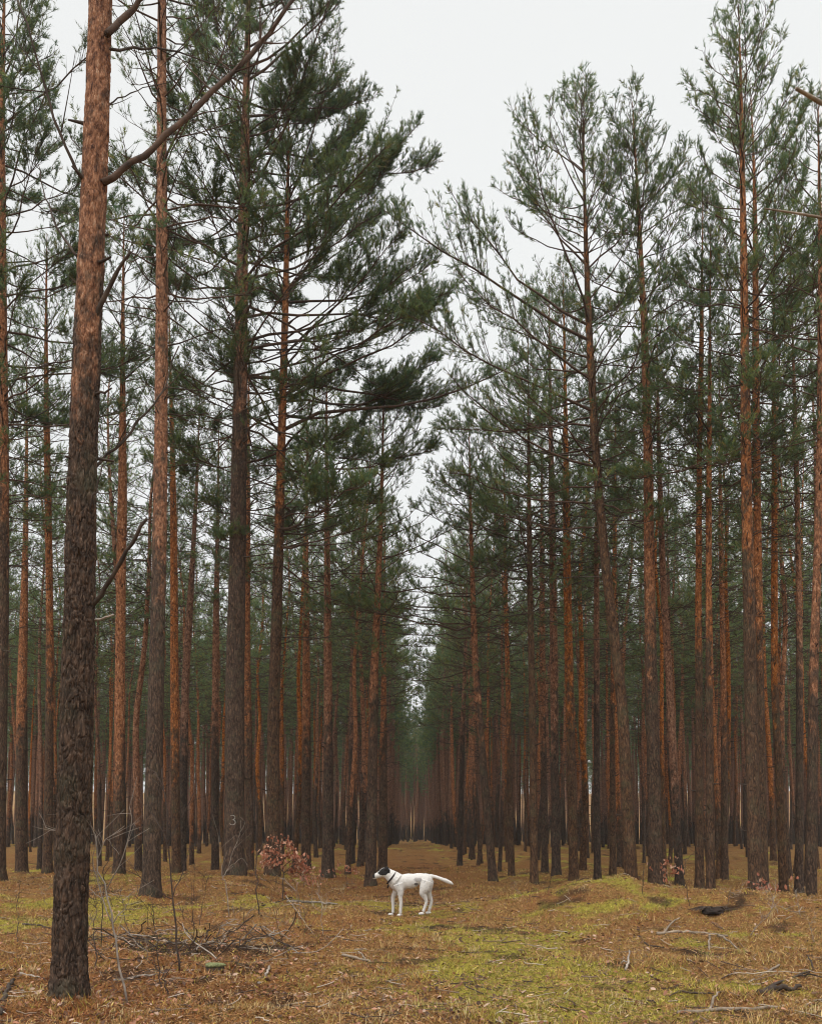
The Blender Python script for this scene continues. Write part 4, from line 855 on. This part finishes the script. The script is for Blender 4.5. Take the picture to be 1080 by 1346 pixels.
# ---------------------------------------------------------------- dog
def build_dog():
    hx, hy, hz = ground_hit(536, 1204); d = hy; bx = hx; base = hz
    root = empty('dog', (bx, d, base)); tag(root, 'white dog with black head patch and collar standing sideways on the forest track', 'dog')
    s0 = 5.4 * F / d       # zoom pixels per metre
    def p(zx, zy, dy=0.): return np.array([(zx - 518) / s0, dy, (566 - zy) / s0])
    mb = MB()
    def ell(c, rx, ry, rz, tilt=0., n=20, m=14):
        th = np.linspace(0, 2 * np.pi, n, endpoint=False); ph = np.linspace(.02, np.pi - .02, m); T, Q = np.meshgrid(th, ph)
        V = np.stack([np.cos(Q) * rx, np.sin(Q) * np.cos(T) * ry, np.sin(Q) * np.sin(T) * rz], -1).reshape(-1, 3)
        ca, sa = math.cos(tilt), math.sin(tilt); V = np.stack([V[:, 0] * ca - V[:, 2] * sa, V[:, 1], V[:, 0] * sa + V[:, 2] * ca], -1) + c
        k, s_ = np.meshgrid(np.arange(m - 1), np.arange(n), indexing='ij'); s2 = (s_ + 1) % n
        F1 = np.stack([k * n + s_, (k + 1) * n + s_, (k + 1) * n + s2, k * n + s2], -1).reshape(-1, 4); mb.add(V, F1)
        mb.add(np.concatenate([V[:n], V[-n:]]), np.array([list(range(n))[::1]])); mb.f[-1] = mb.f[-1]; mb.add(V[-n:], np.array([list(range(n))[::-1]]))
    def tube(pts, rs, S_=14):
        P = np.array(pts); n = len(P); K = 4 * (n - 1) + 1; t = np.linspace(0, n - 1, K)
        Q = np.stack([np.interp(t, range(n), P[:, k]) for k in range(3)], -1); r = np.interp(t, range(n), rs)
        Q[1:-1] = (Q[:-2] + 2 * Q[1:-1] + Q[2:]) / 4; tubes(mb, Q, r, S_, 0, None, True)
    k = 1 / s0
    # trunk of the body: deep chest, tucked belly
    ell(p(455, 334), 74 * k, 44 * k, 60 * k, -.15); ell(p(520, 324), 85 * k, 44 * k, 53 * k, .06); ell(p(590, 308), 75 * k, 38 * k, 40 * k, .08); ell(p(642, 318), 50 * k, 42 * k, 48 * k, -.2)
    # neck and head
    tube([p(440, 320), p(412, 296), p(385, 276), p(362, 262)], [56 * k, 47 * k, 38 * k, 33 * k])
    ell(p(352, 261), 36 * k, 29 * k, 31 * k, .1); tube([p(340, 268), p(310, 280), p(285, 289), p(272, 293)], [26 * k, 20 * k, 15 * k, 11 * k])
    ell(p(292, 298), 22 * k, 11 * k, 7 * k, .25); ell(p(344, 277), 24 * k, 22 * k, 18 * k, .2)
    for sy in (-1, 1):
        # folded ears
        tube([p(362, 244, sy * 20 * k), p(372, 232, sy * 27 * k), p(378, 246, sy * 33 * k), p(374, 262, sy * 34 * k)], [12 * k, 11 * k, 9 * k, 3 * k], 10)
    # front legs
    for (fx, px_, sy) in ((405, 392, 1), (462, 455, -1)):
        y = sy * 33 * k
        tube([p(448, 345, sy * 25 * k), p(fx + 28 if sy > 0 else 468, 400, y), p(fx + 8 if sy > 0 else 464, 432, y), p(fx + 6 if sy > 0 else 470, 470, y), p(fx + 8 if sy > 0 else 466, 520, y), p(fx + 6 if sy > 0 else 466, 548, y)], [37 * k, 22 * k, 14 * k, 11 * k, 8.5 * k, 9 * k])
        ell(p(px_ + 4, 561, y), 20 * k, 12 * k, 9 * k, .05)
    # hind legs: thigh, stifle, hock, shank
    for (o_, sy) in ((0, -1), (38, 1)):
        y = sy * 32 * k
        tube([p(655, 325, sy * 22 * k), p(636 + o_ * .5, 375, y), p(622 + o_, 405, y), p(640 + o_ * .9, 440, y), p(650 + o_ * .95, 465, y), p(636 + o_ * 1.05, 505, y), p(626 + o_ * 1.1, 535, y)], [46 * k, 37 * k, 25 * k, 14 * k, 9.5 * k, 9 * k, 9.5 * k])
        ell(p(612 + o_ * 1.3, 549, y), 20 * k, 12 * k, 9 * k, .1)
    # tail
    tube([p(672, 288), p(710, 292), p(750, 306), p(790, 322), p(822, 336), p(838, 347)], [14 * k, 10 * k, 11 * k, 13 * k, 10 * k, 3 * k])
    me = mb.mesh('dog_raw', []); tmp = bpy.data.objects.new('dog_raw', me); C.objects.link(tmp)
    rm = tmp.modifiers.new('r', 'REMESH'); rm.mode = 'VOXEL'; rm.voxel_size = .005; smd = tmp.modifiers.new('s', 'SMOOTH'); smd.factor = .6; smd.iterations = 6
    dg = bpy.context.evaluated_depsgraph_get(); me2 = bpy.data.meshes.new_from_object(tmp.evaluated_get(dg)); bpy.data.objects.remove(tmp)
    n = len(me2.vertices); co = np.zeros(n * 3); me2.vertices.foreach_get('co', co); co = co.reshape(-1, 3)
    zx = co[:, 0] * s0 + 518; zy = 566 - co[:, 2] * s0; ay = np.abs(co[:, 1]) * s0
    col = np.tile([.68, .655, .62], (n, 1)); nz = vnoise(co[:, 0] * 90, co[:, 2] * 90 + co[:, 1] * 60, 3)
    brown_tint = (sstep(440, 385, zx) * sstep(325, 380, zy) * sstep(470, 420, zy) + .6 * sstep(350, 395, zy) * sstep(440, 400, zy) * (zx > 480) * (zx < 600))[:, None] * (.45 + .4 * nz[:, None]); col = col * (1 - brown_tint) + np.array([.40, .27, .19]) * brown_tint  # coat blends to brown on the front of the chest and along the belly
    blk = (((zx - 342) / 40) ** 2 + ((zy - 255) / 27) ** 2 + (nz - .5) * .3 < 1) & ((ay > 7) | (zx > 350)); blk |= (zx > 352) & (zx < 392) & (zy < 266) & (ay > 12)
    blk |= (zx < 285) & (zy < 301)
    col[blk] = (.018, .016, .016)
    gr = (((zx - 588) / 30) ** 2 + ((zy - 312) / 14) ** 2 < .8 + nz * .5); col[gr] = (.46, .44, .43)
    gr = (((zx - 575) / 14) ** 2 + ((zy - 342) / 10) ** 2 < 1); col[gr] = (.20, .18, .17)
    sp_ = (nz > .80) & ((zx > 600) & (zx < 695) & (zy > 300) & (zy < 430) | (zx < 480) & (zy > 330) & (zy < 430)); col[sp_] = (.42, .41, .41)
    no = np.zeros(n * 3); me2.vertices.foreach_get('normal', no); no = no.reshape(-1, 3); fz = vnoise(co[:, 0] * 110 + co[:, 2] * 70, co[:, 1] * 160 + co[:, 2] * 30, 9) - .4
    co2 = co + no * (fz * .006)[:, None] + no * .0025; me2.vertices.foreach_set('co', co2.astype(np.float32).ravel())
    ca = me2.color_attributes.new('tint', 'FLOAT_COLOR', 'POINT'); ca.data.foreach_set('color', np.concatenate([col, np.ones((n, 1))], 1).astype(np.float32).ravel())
    m, t, b, o = mat('dog_fur'); q = NT(t); a_ = q.n('ShaderNodeAttribute', attribute_name='tint'); tcx = q.n('ShaderNodeTexCoord')
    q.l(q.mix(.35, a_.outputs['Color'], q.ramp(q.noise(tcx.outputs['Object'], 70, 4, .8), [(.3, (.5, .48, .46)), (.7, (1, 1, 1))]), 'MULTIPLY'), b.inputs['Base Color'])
    bp = q.n('ShaderNodeBump'); bp.inputs['Strength'].default_value = .35; bp.inputs['Distance'].default_value = .01; q.l(q.noise(tcx.outputs['Object'], 140, 3, .8), bp.inputs['Height']); q.l(bp.outputs[0], b.inputs['Normal'])
    me2.materials.clear(); me2.materials.append(m); me2.polygons.foreach_set('use_smooth', np.full(len(me2.polygons), True)); me2.name = 'body'
    obj('body', me2, root)
    # eyes
    em, t, b, o = mat('dog_eye'); b.inputs['Base Color'].default_value = (.02, .012, .008, 1); b.inputs['Roughness'].default_value = .15
    for sy in (-1, 1):
        mb = MB(); th = np.linspace(0, 2 * np.pi, 12, endpoint=False); ph = np.linspace(.02, np.pi - .02, 8); T, Q = np.meshgrid(th, ph)
        V = np.stack([np.sin(Q) * np.cos(T), np.sin(Q) * np.sin(T), np.cos(Q)], -1) * .0085 + p(330, 256, sy * 24 * k)
        kk, s_ = np.meshgrid(np.arange(7), np.arange(12), indexing='ij'); s2 = (s_ + 1) % 12
        mb.add(V, np.stack([kk * 12 + s_, (kk + 1) * 12 + s_, (kk + 1) * 12 + s2, kk * 12 + s2], -1).reshape(-1, 4)); obj('eye', mb.mesh('eye', [em]), root)
    # collar
    cmx, t, b, o = mat('collar_strap'); b.inputs['Base Color'].default_value = (.022, .016, .016, 1)
    c = p(403, 300); ax = nrm(p(385, 276) - p(425, 308)); u = nrm(np.cross(ax, [0, 1, 0])); v = np.array([0, 1., 0]); a = np.linspace(0, 2 * np.pi, 32, endpoint=False)
    ring = []
    for off, rr in ((-.012, 1.0), (-.012, 1.09), (.012, 1.09), (.012, 1.0), (-.012, 1.0)):
        ring.append(c + ax * off + np.outer(np.cos(a), u) * 50 * k * rr + np.outer(np.sin(a), v) * 47 * k * rr)
    V = np.concatenate(ring); kk, s_ = np.meshgrid(np.arange(4), np.arange(32), indexing='ij'); s2 = (s_ + 1) % 32
    mb = MB(); mb.add(V, np.stack([kk * 32 + s_, kk * 32 + s2, (kk + 1) * 32 + s2, (kk + 1) * 32 + s_], -1).reshape(-1, 4)); co_ = obj('collar', mb.mesh('collar', [cmx]), root)
    mb = MB(); tagp = p(376, 372, -.01); tubes(mb, np.stack([p(378, 348, -.01), tagp]), [.010, .012], 8, 0, None, True); obj('collar_tag', mb.mesh('collar_tag', [cmx]), co_)
    root.location.z = base
build_dog()
